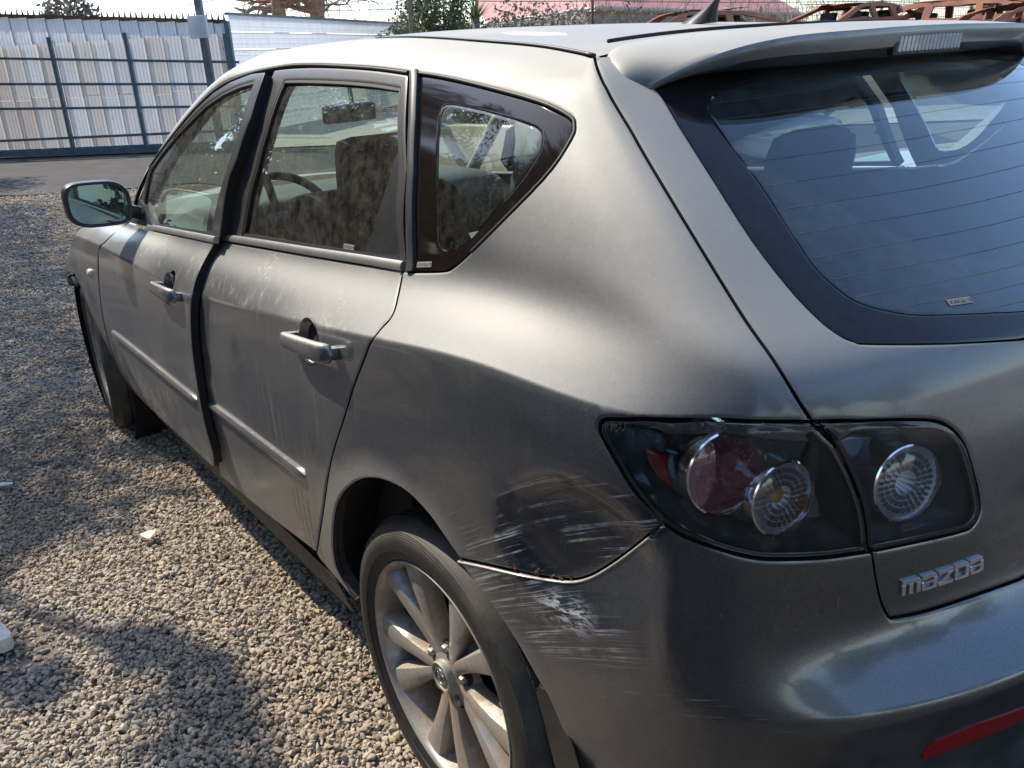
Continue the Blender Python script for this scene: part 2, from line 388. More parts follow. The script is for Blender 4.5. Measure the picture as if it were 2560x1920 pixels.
def scatter(name, P, S_, label, normal_tilt=.5):
    me = bpy.data.meshes.new(name); me.from_pydata([tuple(p) for p in P], [], [])
    at = me.attributes.new('rot', 'FLOAT_VECTOR', 'POINT'); R_ = np.stack([RNG.normal(0, normal_tilt, len(P)), RNG.normal(0, normal_tilt, len(P)), RNG.uniform(0, 6.28, len(P))], 1)
    at.data.foreach_set('vector', R_.ravel().astype(np.float32))
    at = me.attributes.new('scl', 'FLOAT', 'POINT'); at.data.foreach_set('value', np.asarray(S_, np.float32))
    me.materials.append(PEB)
    o = bpy.data.objects.new(name, me); COL.objects.link(o)
    ng = bpy.data.node_groups.new('scatter_'+name, 'GeometryNodeTree')
    ng.interface.new_socket('Geometry', in_out='INPUT', socket_type='NodeSocketGeometry'); ng.interface.new_socket('Geometry', in_out='OUTPUT', socket_type='NodeSocketGeometry')
    gi_ = ng.nodes.new('NodeGroupInput'); go_ = ng.nodes.new('NodeGroupOutput')
    ci = ng.nodes.new('GeometryNodeCollectionInfo'); ci.inputs[0].default_value = peb_col; ci.inputs['Separate Children'].default_value = True; ci.inputs['Reset Children'].default_value = True
    ip = ng.nodes.new('GeometryNodeInstanceOnPoints'); ip.inputs['Pick Instance'].default_value = True
    ar = ng.nodes.new('GeometryNodeInputNamedAttribute'); ar.data_type = 'FLOAT_VECTOR'; ar.inputs[0].default_value = 'rot'
    as_ = ng.nodes.new('GeometryNodeInputNamedAttribute'); as_.data_type = 'FLOAT'; as_.inputs[0].default_value = 'scl'
    L = ng.links.new
    L(gi_.outputs[0], ip.inputs['Points']); L(ci.outputs[0], ip.inputs['Instance']); L(ar.outputs[0], ip.inputs['Rotation']); L(as_.outputs[0], ip.inputs['Scale']); L(ip.outputs[0], go_.inputs[0])
    md = o.modifiers.new('scatter', 'NODES'); md.node_group = ng
    tag(o, label, kind='stuff'); return o
def ground_z(x, y): return .018*mnoise.noise(Vector((x*.8, y*.8, 0))) - .008
pts = []; scs = []
def fill(n, f):
    k = 0
    while k < n:
        x, y = f()
        dens = mnoise.noise(Vector((x*1.3, y*1.3, 5.0)))
        if dens < -.36 and random.random() < .75: k += 1; continue          # bare sandy patches
        s = .0066*math.exp(random.gauss(0, .38)) * (1.3 if random.random() < .05 else 1)
        s = min(.0125, max(.0030, s))
        pts.append((x, y, ground_z(x, y) + s*.1 + random.random()**1.5*.013)); scs.append(s); k += 1
def near():
    t = random.random(); x = .1 + 3.4*t; return x, random.uniform(.30, 2.0)
def mid():
    x = 3.2 + 4.2*random.random(); return x, random.uniform(-.6, 2.0)
def far():
    x = 7.2 + 7.2*random.random(); c = 1.3 - .13*(x-2); return x, random.uniform(c-2.4, c+.8)
fill(110000, near); fill(70000, mid); fill(40000, far)
def behind(): return random.uniform(-4, 0.2), random.uniform(.6, 3.2)
fill(2500, behind)
def side(): return random.uniform(.2, 8), random.uniform(1.9, 3.6)
def right_(): return random.uniform(-3, 9), random.uniform(-4.5, -.9)
fill(42000, side); fill(30000, right_)
sc_ = np.array(scs); P_ = np.array(pts)
g_dist = np.clip((P_[:, 0]-3)/9, 0, 1); sc_ = sc_*(1+.9*g_dist)
keep = np.ones(len(P_), bool)
keep &= ((P_ - np.array(g0))@np.array(gn) > 4.7)
gravel = scatter('gravel', P_[keep], sc_[keep], 'loose rounded grey and tan gravel covering the yard')

# ---- loose bits lying on the gravel
SHARD = simple('pale_plastic_shard', (.62, .58, .50), .5)
def slab(name, px_pts, h, mat, label, cat, z0=.012):
    P = [pz(x, y, z0) for x, y in px_pts]; bm = bmesh.new()
    a = [bm.verts.new(p) for p in P]; b = [bm.verts.new(p + Vector((0, 0, h*(1+.2*random.random())))) for p in P]
    bm.faces.new(a[::-1]); bm.faces.new(b)
    for i in range(len(a)): bm.faces.new((a[i], a[(i+1) % len(a)], b[(i+1) % len(a)], b[i]))
    bmesh.ops.recalc_face_normals(bm, faces=bm.faces); bmesh.ops.bevel(bm, geom=list(bm.edges), offset=min(.002, h*.3), segments=2, affect='EDGES')
    return tag(bm_obj(name, bm, mat, smooth=True, angle=40), label, cat)
slab('plastic_shard', [(349,1337),(372,1328),(391,1325),(388,1334),(374,1349),(360,1345)], .003, SHARD, 'pale triangular flake lying flat on the gravel', 'shard', .022)
slab('foam_block', [(-60,1560),(0,1563),(14,1585),(37,1608),(34,1622),(10,1634),(-60,1640)], .035, simple('white_foam', (.70, .66, .60), .8, noise_amt=.08, nscale=60, bump=.3), 'broken white foam block at the left edge of the gravel', 'foam block', .01)
slab('plastic_strip', [(-20,1212),(10,1208),(34,1207),(32,1212),(0,1217),(-20,1219)], .004, SHARD, 'thin pale plastic strip on the shaded gravel', 'plastic strip', .02)

# ---- gate
STEEL = simple('blue_grey_steel', (.15, .20, .235), .5, .3, noise_amt=.3, nscale=9)
RUSTY = simple('rusty_rail', (.12, .075, .055), .8, noise_amt=.5, nscale=10)
def panelmat(name, col):
    m, nt, out = new_mat(name); N = NT(nt); pos = N.n('ShaderNodeNewGeometry').outputs['Position']
    a = N.noise(N.scale(pos, (3, 3, .8)), 2, 5, .65)
    c = N.mixc(N.smooth(a, .35, .8), c4(col), c4(tuple(v*.85 for v in col)))
    c = N.mixc(N.math('MULTIPLY', N.smooth(N.noise(pos, 6, 6, .7), .62, .72), .5), c, c4((.16, .13, .11)))
    p = N.n('ShaderNodeBsdfPrincipled', ins={'Base Color': c, 'Roughness': .55}); t = N.n('ShaderNodeBsdfTranslucent', ins={'Color': c}); mx = N.n('ShaderNodeMixShader', ins={0: .30}); nt.links.new(p.outputs[0], mx.inputs[1]); nt.links.new(t.outputs[0], mx.inputs[2]); nt.links.new(mx.outputs[0], out.inputs[0]); return m
PWHITE = panelmat('white_sheet', (.78, .78, .78)); PBEIGE = panelmat('beige_sheet', (.72, .68, .64)); PPINK = panelmat('pinkish_sheet', (.66, .59, .54)); PFILM = panelmat('white_film_sheet', (.85, .86, .88))
gate = empty('sliding_gate', GP(0, 0, 0)); tag(gate, 'tall sliding gate of white and beige sheets on a blue steel frame', 'gate')
bpy.context.view_layer.update()
def gobj(name, bm, mat, **k):
    o = bm_obj(name, bm, mat, None, **k); o.parent = gate; o.matrix_parent_inverse = Matrix.Translation(-gate.location); return o
GR = Matrix(((gd.x, gn.x, 0), (gd.y, gn.y, 0), (0, 0, 1))).to_3x3()
def on_gate(x, y):                                   # pixel -> (s, z) on the gate plane
    d = px_ray(x, y); t = (g0 - CAM_POS).dot(gn)/d.dot(gn); p = CAM_POS + d*t; return (p-g0).dot(gd), p.z
def gbar(bm, s0, z0, s1, z1, w=.05, dpt=.05, d=.03):
    a = GP(s0, d, z0); b = GP(s1, d, z1); L = (b-a).length; X = (b-a).normalized(); Y = gn; Z = X.cross(Y)
    add_box(bm, (a+b)/2, (L, dpt, w), Matrix((X, Y, Z)).transposed())
S0 = on_gate(-40, 300)[0]-8.5; S1, ztop_r = on_gate(585, 55); zt_l = on_gate(0, 32)[1]
ztop = lambda s: zt_l + (ztop_r-zt_l)*(s/S1)
GH = lambda y0, x0: on_gate(x0, y0)
# rails
rails_px = [((0, 146), (520, 154)), ((0, 210), (460, 210)), ((0, 272), (440, 267)), ((0, 352), (400, 334)), ((0, 386), (390, 371))]
rail_z = []
for k, (a, b) in enumerate(rails_px):
    sa, za = on_gate(*a); sb, zb = on_gate(*b); m_ = (zb-za)/(sb-sa); bm = bmesh.new()
    gbar(bm, S0, za+m_*(S0-sa), S1, za+m_*(S1-sa), .042 if k < 4 else .10, .05, .05); gobj('gate_rail', bm, STEEL)
for (x, y) in ((-120, 200), (152, 200), (340, 200)):
    s, z = on_gate(x, y); bm = bmesh.new(); gbar(bm, s, .12, s, 2.05, .06, .06, .08); gobj('gate_upright', bm, STEEL)
s_post = on_gate(528, 120)[0]; bm = bmesh.new(); gbar(bm, s_post, 0, s_post, 2.75, .11, .10, .22); gobj('gate_guide_post', bm, simple('grey_post', (.16, .17, .19), .6, noise_amt=.3, nscale=6))
s_end = on_gate(575, 120)[0]; bm = bmesh.new(); gbar(bm, s_end, .0, s_end, ztop_r+.02, .13, .08, .04); gobj('gate_end_post', bm, STEEL)
bm = bmesh.new(); gbar(bm, S0, ztop(S0), s_end, ztop(s_end), .07, .06, .03); gobj('gate_top_rail', bm, RUSTY)
bm = bmesh.new(); gbar(bm, S0, .10, S1, .10, .12, .08, .0); gobj('gate_bottom_rail', bm, STEEL)
bm = bmesh.new()
k = 0; s = S0
while s < s_end:
    p = GP(s, .03, ztop(s)+.03); h = .13+.02*random.random()
    a = [bm.verts.new(p + gd*dx + gn*dy) for dx, dy in ((-.022, 0), (.022, 0), (0, .012))]; t = bm.verts.new(p + Vector((0, 0, h)) + gd*random.uniform(-.02, .03))
    for i in range(3): bm.faces.new((a[i], a[(i+1) % 3], t))
    s += .105
o = gobj('spike_row', bm, RUSTY); o['kind'] = 'stuff'
SEAM = simple('seam_dark', (.07, .07, .07), .9)
# sheets between the rails, each its own panel, slightly uneven
w_s = .34; s = S0; i = 0
zmid = on_gate(150, 108)[1]
def sheet(s0, s1, z0, z1, d, mat):
    bm = bmesh.new(); nseg = 10; pr = []
    for k in range(nseg+1):
        t = k/nseg; dd = .004*(1 if k % 2 else 0) if 0 < k < nseg else -.008
        pr.append((s0+(s1-s0)*t, d+dd))
    lo = [bm.verts.new(GP(a, b, z0)) for a, b in pr]; hi = [bm.verts.new(GP(a, b, z1)) for a, b in pr]
    for k in range(nseg): bm.faces.new((lo[k], lo[k+1], hi[k+1], hi[k]))
    return gobj('sheet_panel', bm, mat)
while s < s_end-.05:
    s1 = min(s+w_s, s_end); mat = [PBEIGE, PPINK, PBEIGE, PWHITE][(i*7+3) % 4] if s < on_gate(145, 200)[0] else [PWHITE, PWHITE, PWHITE, PBEIGE][(i*5) % 4]
    jog = .03*math.sin(i*2.3)
    sheet(s, s1-.008, .16, 1.02+jog, -.02+.006*(i % 2), [PPINK, PBEIGE, mat][i % 3] if s < on_gate(145, 200)[0] else mat)
    sheet(s, s1-.008, 1.03+jog, zmid+.05, -.02+.006*((i+1) % 2), mat)
    sheet(s, s1-.010, zmid, ztop(s)-.04, .085, PFILM)
    bm = bmesh.new(); gbar(bm, s1-.004, .17, s1-.004, zmid+.02, .026, .012, -.045); gbar(bm, s1-.005, zmid+.01, s1-.005, ztop(s)-.05, .022, .010, .068); gobj('seam_strip', bm, SEAM)
    s = s1; i += 1
# louvred lamp box on the guide post
bx = GP(s_post-.03, .30, on_gate(520, 68)[1])
lamp_box = empty('vent_box', bx); tag(lamp_box, 'white louvred box fixed to the grey gate post', 'vent box')
bm = bmesh.new(); add_box(bm, (0, 0, 0), (.32, .08, .36), None, .01); o = bm_obj('box_body', bm, PFILM, lamp_box); o.rotation_euler = GR.to_euler()
for k in range(5):
    bm = bmesh.new(); add_box(bm, (0, .05, -.12+.06*k), (.26, .02, .032), Matrix.Rotation(.5, 3, 'X')); o = bm_obj('louvre_slat', bm, STEEL, lamp_box); o.rotation_euler = GR.to_euler()

# ---- wall of long horizontal sheets right of the gate
w0 = pz(578, 36, 2.42); w1 = pz(1012, 60, 2.42)
wd = Vector((w1.x-w0.x, w1.y-w0.y, 0)).normalized(); wn_ = Vector((wd.y, -wd.x, 0)); wn_ = wn_ if wn_.x < 0 else -wn_
wall = empty('sheet_wall', (w0.x, w0.y, 0)); tag(wall, 'bluish white wall of long horizontal sheets beyond the car roof', 'wall')
WSH = panelmat('bluish_white_sheet', (.70, .73, .77))
bpy.context.view_layer.update()
Lw = (Vector((w1.x-w0.x, w1.y-w0.y, 0))).length + 14
hh = .345
for k in range(7):
    for j in range(3):
        bm = bmesh.new(); z0 = .02 + k*hh; z1 = z0 + hh - .012; a0 = -.2 + Lw*j/3; a1_ = -.2 + Lw*(j+1)/3 - .01
        prof_ = [(0, z0), (.028, z0+.012), (.028, z0+.10), (.018, z0+.115), (.028, z0+.13), (.028, z0+.21), (.018, z0+.225), (.028, z0+.24), (.028, z1-.012), (0, z1)]
        r_ = [[bm.verts.new(Vector((w0.x, w0.y, 0)) + wd*a + wn_*d + Vector((0, 0, z))) for d, z in prof_] for a in (a0, a1_)]
        for i in range(len(prof_)-1): bm.faces.new((r_[0][i], r_[1][i], r_[1][i+1], r_[0][i+1]))
        o = bm_obj('sheet_panel', bm, WSH); o.parent = wall; o.matrix_parent_inverse = Matrix.Translation(-wall.location)
bm = bmesh.new(); c = Vector((w0.x, w0.y, 2.43)) + wd*(Lw/2-.2); X = wd; add_box(bm, c, (Lw, .10, .05), Matrix((wd, wn_, wd.cross(wn_))).transposed())
o = bm_obj('wall_coping', bm, STEEL); o.parent = wall; o.matrix_parent_inverse = Matrix.Translation(-wall.location)

# ---- vegetation
def leaf_mat(name, c1, c2, tr=.25):
    m, nt, out = new_mat(name); N = NT(nt); rnd = N.noise(N.n('ShaderNodeNewGeometry').outputs['Position'], 1.7, 4, .6)
    col = N.mixc(N.smooth(rnd, .3, .7), c4(c1), c4(c2))
    p = N.n('ShaderNodeBsdfPrincipled', ins={'Base Color': col, 'Roughness': .6}); t = N.n('ShaderNodeBsdfTranslucent', ins={'Color': col})
    mx = N.n('ShaderNodeMixShader', ins={0: tr}); nt.links.new(p.outputs[0], mx.inputs[1]); nt.links.new(t.outputs[0], mx.inputs[2]); nt.links.new(mx.outputs[0], out.inputs[0]); return m
LEAF = leaf_mat('olive_leaf', (.045, .060, .025), (.085, .10, .045)); LEAF2 = leaf_mat('fresh_leaf', (.06, .085, .03), (.12, .14, .06)); LEAFD = leaf_mat('dry_brown_leaf', (.10, .085, .055), (.16, .13, .085)); LEAFO = leaf_mat('orange_flower', (.45, .16, .03), (.55, .25, .05)); LEAFG = leaf_mat('grey_twiggy_leaf', (.11, .105, .09), (.17, .16, .14))
BARK = simple('orange_brown_bark', (.24, .145, .09), .9, noise_amt=.45, nscale=9, bump=.6)
BARKG = simple('grey_bark', (.15, .13, .11), .9, noise_amt=.4, nscale=9, bump=.6)
def leaves(clumps, size, mat, parent, name='crown', aspect=.45):
    V = []; F = []
    for (c, r, n_) in clumps:
        d = RNG.normal(size=(n_, 3)); d /= np.linalg.norm(d, axis=1, keepdims=True); q = np.array(c) + d*(RNG.uniform(.15, 1, (n_, 1))**.5)*np.array(r)
        for p in q:
            a = RNG.normal(size=3); a /= np.linalg.norm(a); b = np.cross(a, RNG.normal(size=3)); b /= np.linalg.norm(b)
            s = size*RNG.uniform(.6, 1.4); k = len(V); V += [p-a*s, p+b*s*aspect, p+a*s, p-b*s*aspect]; F.append((k, k+1, k+2, k+3))
    return mesh_obj(name, V, F, mat, parent, smooth=False)
def trunk(parent, pts, r0, r1, mat, branches=(), name='trunk'):
    bm = bmesh.new(); n = len(pts); add_tube(bm, pts, [r0+(r1-r0)*i/(n-1) for i in range(n)], 10)
    for b in branches: add_tube(bm, b[0], [b[1]*(1-.75*i/(len(b[0])-1)) for i in range(len(b[0]))], 6)
    bmesh.ops.recalc_face_normals(bm, faces=bm.faces); return bm_obj(name, bm, mat, parent, smooth=True)
def wander(p, d, L, n, j=.25, up=.05):
    p = Vector(p); d = Vector(d).normalized(); o = [p.copy()]
    for i in range(n):
        d = (d + Vector((random.gauss(0, j), random.gauss(0, j), random.gauss(0, j)+up))).normalized(); p = p + d*(L/n); o.append(p.copy())
    return o
# tree overhead on the sunny side: throws the broken shade on the gravel, seen in the window reflections
shade = empty('broadleaf_tree', (10.8, 5.4, 0)); tag(shade, 'spreading broadleaf tree shading the gravel left of the car', 'tree')
K = Vector((SUN_DIR.x/SUN_DIR.z, SUN_DIR.y/SUN_DIR.z, 0))
cl = []
def shade_at(x, y, rx, ry, z=4.6, n_=260, rz=.5):
    cl.append(((x+K.x*z-10.8, y+K.y*z-5.4, z), (rx, ry, rz), n_))
for i in range(4, 27):                                 # long shade over the far gravel
    x = 2.2 + (i-4)*.52; yy = 1.15 - .115*(x-2)
    if 11.0 < x < 12.6: continue
    shade_at(x, yy+.15, .48, .75, 4.8+.3*math.sin(i), 520)
    shade_at(x+.2, yy+1.1, .5, .6, 4.9, 150)
for (x, y, rx, ry, n_) in ((1.62, 1.62, .32, .20, 170), (1.95, 1.30, .22, .25, 170), (.72, 1.13, .23, .085, 150), (.50, 1.17, .14, .09, 90), (1.10, 1.50, .16, .10, 110), (.92, 1.20, .12, .07, 60), (.30, 1.25, .2, .12, 80)):
    shade_at(x, y, rx, ry, 3.9, int(n_*.75), .25)
for (x, y) in ((-.9, 1.9), (-1.7, 1.6), (-2.4, 2.4), (-1.3, 2.8), (-.2, 2.6), (-3.2, 1.4), (.5, 2.9)): shade_at(x, y, .5, .45, 4.2, 230)  # extra leaf clumps added to darken the ground mirrored in the rear corner
trunk_b = []
for c_, r_, n_ in cl[::3]:
    e = Vector(c_); s_ = Vector((random.uniform(-.3, .3), random.uniform(-.3, .3), 2.6)); mdl = (s_+e)/2 + Vector((0, 0, .5)); trunk_b.append(([s_, mdl, e], .05))
trunk(shade, [(0, 0, 0), (.1, .1, 1.4), (-.1, 0, 2.8)], .26, .16, BARKG, trunk_b)
leaves(cl, .055, LEAF, shade)
# palm mirrored in the side windows
def palm(loc, h, label, nfr=26, L=2.3):
    p = empty('palm_tree', loc); tag(p, label, 'palm tree', 'palms left of the car')
    trunk(p, [(0, 0, 0), (.05, .03, h*.5), (0, 0, h)], .28, .22, BARKG)
    V = []; F = []
    for k in range(nfr):
        az = 2*math.pi*k/nfr*1.618*2; el = random.uniform(-.4, 1.25); d = Vector((math.cos(az)*math.cos(el), math.sin(az)*math.cos(el), math.sin(el))); q = Vector((0, 0, h)); side = d.cross(Vector((0, 0, 1))).normalized()
        nseg = 34
        for i in range(nseg):
            t = i/nseg; dd = (d + Vector((0, 0, -1.25*t*t))).normalized(); q2 = q + dd*(L/nseg)
            w = .50*math.sin(math.pi*min(1, .12+t*.95))**.7
            for s in (-1, 1):
                tip = q + side*s*w + dd*w*.55 + Vector((0, 0, -.12*w)); k0 = len(V); V += [q, q+dd*.028, tip]; F.append((k0, k0+1, k0+2))
            k0 = len(V); V += [q+side*.012, q-side*.012, q2-side*.01, q2+side*.01]; F.append((k0, k0+1, k0+2, k0+3))
            q = q2
    mesh_obj('fronds', V, F, LEAF, p, smooth=False); return p
palm((4.6, 4.3, 0), 3.0, 'palm with drooping fronds left of the car, nearest the gate side')
palm((2.2, 4.9, 0), 3.6, 'taller palm standing further back left of the car', 24, 2.5)
def bush_tree(name, loc, h, r, mat, label, cat='tree', n_=900, size=.09, group=None, bark=None, low=.45):
    t = empty(name, loc); tag(t, label, cat, group); cl_ = []
    for k in range(9):
        a = random.uniform(0, 6.28); q = random.uniform(0, .65)*r; cl_.append(((q*math.cos(a), q*math.sin(a), h*(low + (.9-low)*(k+.5)/9)), (r*.42, r*.42, h*.2), n_//9))
    trunk(t, [(0, 0, 0), (.05, 0, h*.3), (0, .05, h*.6)], .10+.02*h, .05, bark or BARKG, [([Vector((0, 0, h*.3)), Vector(c_[0])*.8 + Vector((0, 0, .2)), Vector(c_[0])], .04) for c_ in cl_])
    leaves(cl_, size, mat, t); return t
# dense belt of trees left of and behind the yard: what paint and glass reflect
BL = ['at the back corner', 'behind the photographer', 'beside the rear wheel', 'beside the rear door', 'beside the front door', 'beside the front wheel', 'short of the palm', 'past the palm', 'halfway to the gate', 'near the gate', 'closest to the gate']
for k in range(11):
    x = -9 + 2.9*k; bush_tree('boundary_tree', (x, 9.6+1.2*math.sin(k*2.1), 0), 8.5+1.3*math.sin(k*1.3), 2.9, LEAF, 'dense olive green boundary tree ' + BL[k] + ' on the left side', n_=4600, size=.27, low=.22, group='dense trees on the left boundary')
for k in range(4):
    bush_tree('boundary_tree', (-10.5, -5+3.6*k, 0), 4.6+.5*math.sin(k*2), 2.2, LEAF, 'rounded green tree behind the camera, ' + ['first from the right', 'second from the right', 'third from the right', 'fourth, by the back corner'][k], n_=2000, size=.2, group='green trees behind the camera')
for k, (x, y, h, r) in enumerate(((14.5, 6.2, 7.5, 2.4), (18.8, 5.2, 8.5, 2.7), (23.5, 6.5, 9, 3.0), (22.5, 3.4, 6.5, 1.9))):
    bush_tree('gate_side_tree', (x, y, 0), h, r, LEAF, ['olive tree left of the gate, nearest the camera', 'tall olive tree close to the left end of the gate', 'big olive tree beyond the left end of the gate', 'smaller tree just behind the gate on the left'][k], n_=3600, size=.22, low=.15, group='olive trees by the gate')
hb = empty('added_hedge', (4, 8.3, 0)); tag(hb, 'unseen hedge added along the left boundary against horizon glare', 'hedge'); trunk(hb, [(0, 0, 0), (0, 0, .8)], .05, .03, BARKG)  # hedge added out of view to block horizon glare in the side glass
leaves([((x-4, .2*math.sin(x*3), .9), (1.0, .5, 1.1), 330) for x in np.arange(-9, 18, .9)], .16, LEAF, hb)
# behind the wall and roof line
def pzd(x, y, depth):
    d = px_ray(x, y); t = depth/d.dot(_f); return CAM_POS + d*t
# big bare trees over the wall
for k, (x, dep, nm) in enumerate(((705, 27, 'thick forked orange brown tree over the wall, nearest the gate'), (800, 27, 'thick pollarded tree over the wall, further from the gate'))):
    b = pzd(x, 60, dep); t = empty('bare_tree', (b.x, b.y, 0)); tag(t, nm, 'tree', 'bare trees behind the wall')
    br = []
    for i in range(16):
        a = random.uniform(0, 6.28); d = Vector((math.cos(a)*1.2, math.sin(a)*1.2, random.uniform(.15, 1.0))); br.append((wander((0, 0, 2.6+random.random()*.8), d, random.uniform(1.2, 2.6), 7, .35, .03), .13 if i < 6 else .045))
    for i in range(26):
        a = random.uniform(0, 6.28); d = Vector((math.cos(a), math.sin(a), random.uniform(-.3, .6))); br.append((wander(Vector((math.cos(a)*.8, math.sin(a)*.8, 3.2)), d, random.uniform(.8, 2.4), 8, .5, 0), .018))
    trunk(t, [(0, 0, 0), (.1, 0, 1.5), (-.1, .1, 3.0), (-.4, .2, 4.2)], .32, .16, BARK, br)
def at_px(x, dep): b = pzd(x, 60, dep); return (b.x, b.y, 0)
bush_tree('distant_tree', at_px(150, 60), 6.2, 2.4, LEAFG, 'small hazy tree far beyond the gate, left', n_=700, size=.25, group='hazy trees beyond the gate')
bush_tree('distant_tree', at_px(225, 60), 6.6, 2.0, LEAFG, 'rounder hazy tree far beyond the gate, next right', n_=700, size=.25, group='hazy trees beyond the gate')
bush_tree('evergreen_bush', at_px(1035, 25), 3.6, 1.1, LEAFG, 'greyish bushy tree right of the sheet wall', n_=1300, size=.07)
bush_tree('evergreen_bush', at_px(1085, 24), 3.5, .9, LEAF2, 'green bushy tree between grey bush and palm', n_=1500, size=.07)
bush_tree('evergreen_bush', at_px(1135, 25), 3.7, .8, LEAF2, 'narrow green tree beside the spiky palm', n_=1300, size=.07)
bush_tree('hedge_clump', at_px(1010, 23), 2.4, 1.2, LEAF2, 'low green clump against the end of the wall', 'shrub', n_=1200, size=.07)
bush_tree('hedge_clump', at_px(1180, 24), 2.3, 1.3, LEAF2, 'low green clump below the spiky palm', 'shrub', n_=1200, size=.07)
for k, x in enumerate((1260, 1340, 1420, 1500, 1580)):
    bush_tree('dry_shrub', at_px(x, 27), 2.9-.1*k, 1.3, [LEAFD, LEAFD, LEAFG][k % 3], ['olive brown shrub below the left end of the pink roof', 'olive brown shrub second from the left below the pink roof', 'grey twiggy shrub in the middle below the pink roof', 'brown shrub behind the white patch of the car roof', 'brown shrub left of the rust orange wreck'][k], 'shrub', n_=520, size=.08, group='dry shrubs below the pink roof')
# spiky fan palm
sp = empty('spiky_palm', at_px(1190, 23)); tag(sp, 'small spiky fan palm poking up before the pink roof', 'palm'); V = []; F = []
for k in range(90):
    a = random.uniform(0, 6.28); el = random.uniform(.1, 1.5); d = Vector((math.cos(a)*math.cos(el), math.sin(a)*math.cos(el), math.sin(el))); s_ = d.cross(Vector((0, 0, 1))).normalized()*.03; b = Vector((0, 0, 2.25)); k0 = len(V)
    V += [b-s_, b+s_, b+d*random.uniform(.5, .85)]; F.append((k0, k0+1, k0+2))
mesh_obj('crown', V, F, LEAF2, sp, smooth=False); trunk(sp, [(0, 0, 0), (0, 0, 2.3)], .12, .10, BARKG)
def bare(loc, h, label, n_=40, mat=None, thick=.02, group=None):
    t = empty('bare_shrub', loc); tag(t, label, 'bush', group); br = []
    for i in range(n_):
        a = random.uniform(0, 6.28); d = Vector((math.cos(a)*.5, math.sin(a)*.5, 1)); b0 = Vector((random.gauss(0, .5), random.gauss(0, .5), .3)); br.append((wander(b0, d, h*random.uniform(.7, 1.1), 9, .3, .05), thick*random.uniform(.5, 1.2)))
    trunk(t, [(0, 0, 0), (0, 0, h*.4)], .06, .03, mat or BARKG, br); return t
PALEB = simple('bleached_branch', (.42, .36, .30), .9, noise_amt=.2, nscale=20)
for k, (x, h) in enumerate(((1390, 3.3), (1500, 3.4), (1640, 3.3), (1880, 3.4), (1960, 3.6), (2060, 3.5), (2150, 3.3))):
    bare(at_px(x, 26), h, ['leafless shrub crossing the pink roof, left', 'leafless shrub crossing the pink roof, by the thin post', 'leafless shrub left of the aerial', 'leafless grey shrub right of the pink roof', 'pale leafless bush between the two left wrecks', 'pale branchy bush left of the wrecked roof', 'leafless bush behind the middle wreck'][k], 46, PALEB if k in (0, 4, 5) else BARKG, .018, 'leafless bushes along the fence')
bush_tree('flowering_tree', at_px(2470, 30), 5.2, 1.8, LEAF2, 'leafy green tree behind the burnt suv', n_=1800, size=.11)
bush_tree('flowering_tree', at_px(2570, 27), 5.0, 1.3, LEAFO, 'tree with orange blossom at the far right', n_=1500, size=.10)

# ---- house with the faded red roof
HR = simple('faded_red_roof', (.36, .175, .165), .7, noise_amt=.18, nscale=1.5)
HRD = simple('dark_red_chimney', (.20, .09, .085), .8, noise_amt=.2, nscale=4)
HW = simple('ochre_house_wall', (.34, .29, .22), .9, noise_amt=.2, nscale=2)
house = empty('house', (0, 0, 0)); tag(house, 'low house with faded red roof beyond the shrubs', 'house')
e0 = pzd(1195, 60, 44); e1 = pzd(1510, 14, 36); e2 = pzd(2010, 40, 44)
def quad(name, P, mat, parent, th=.12):
    bm = bmesh.new(); nrm = (P[1]-P[0]).cross(P[2]-P[0]).normalized()*th; a = [bm.verts.new(p) for p in P]; b = [bm.verts.new(p-nrm) for p in P]
    bm.faces.new(a); bm.faces.new(b[::-1]); n = len(a)
    for i in range(n): bm.faces.new((a[i], a[(i+1) % n], b[(i+1) % n], b[i]))
    bmesh.ops.recalc_face_normals(bm, faces=bm.faces); return bm_obj(name, bm, mat, parent)
ra = pzd(1215, 58, 38); rb = pzd(1490, 18, 30); rc = pzd(2010, 34, 34); rd = pzd(1290, -4, 45)
far_up = Vector((0, 0, 1.6))
rf_ = quad('roof', [ra, rb, rb + (ra-rb)*.0 + Vector((6, -3, 2.6)), ra + Vector((6, -3, 2.6))], HR, house)
quad('roof', [rb, rc, rc + Vector((6, -1, 2.6)), rb + Vector((6, -3, 2.6))], HR, house)
for P0, P1 in ((ra, rb), (rb, rc)):
    q = [P0 + Vector((.5, -.3, -.1)), P1 + Vector((.5, -.3, -.1))]; quad('wall', [q[0], q[1], Vector((q[1].x, q[1].y, 0)), Vector((q[0].x, q[0].y, 0))], HW, house, .2)
    bm = bmesh.new(); add_tube(bm, [P0 + Vector((0, 0, -.02)), P1 + Vector((0, 0, -.02))], .07, 6); bm_obj('gutter', bm, simple('gutter_beige', (.45, .40, .33), .7), house)
cp = pzd(1697, 12, 34); bm = bmesh.new(); add_box(bm, (cp.x, cp.y, cp.z), (1.0, .6, 1.3), Matrix.Rotation(-.6, 3, 'Z'), .03); bm_obj('chimney', bm, HRD, house)
bm = bmesh.new(); c2 = pzd(1310, 6, 36); add_box(bm, (c2.x, c2.y, c2.z), (.14, .14, .7)); bm_obj('vent_pipe', bm, STEEL, house)
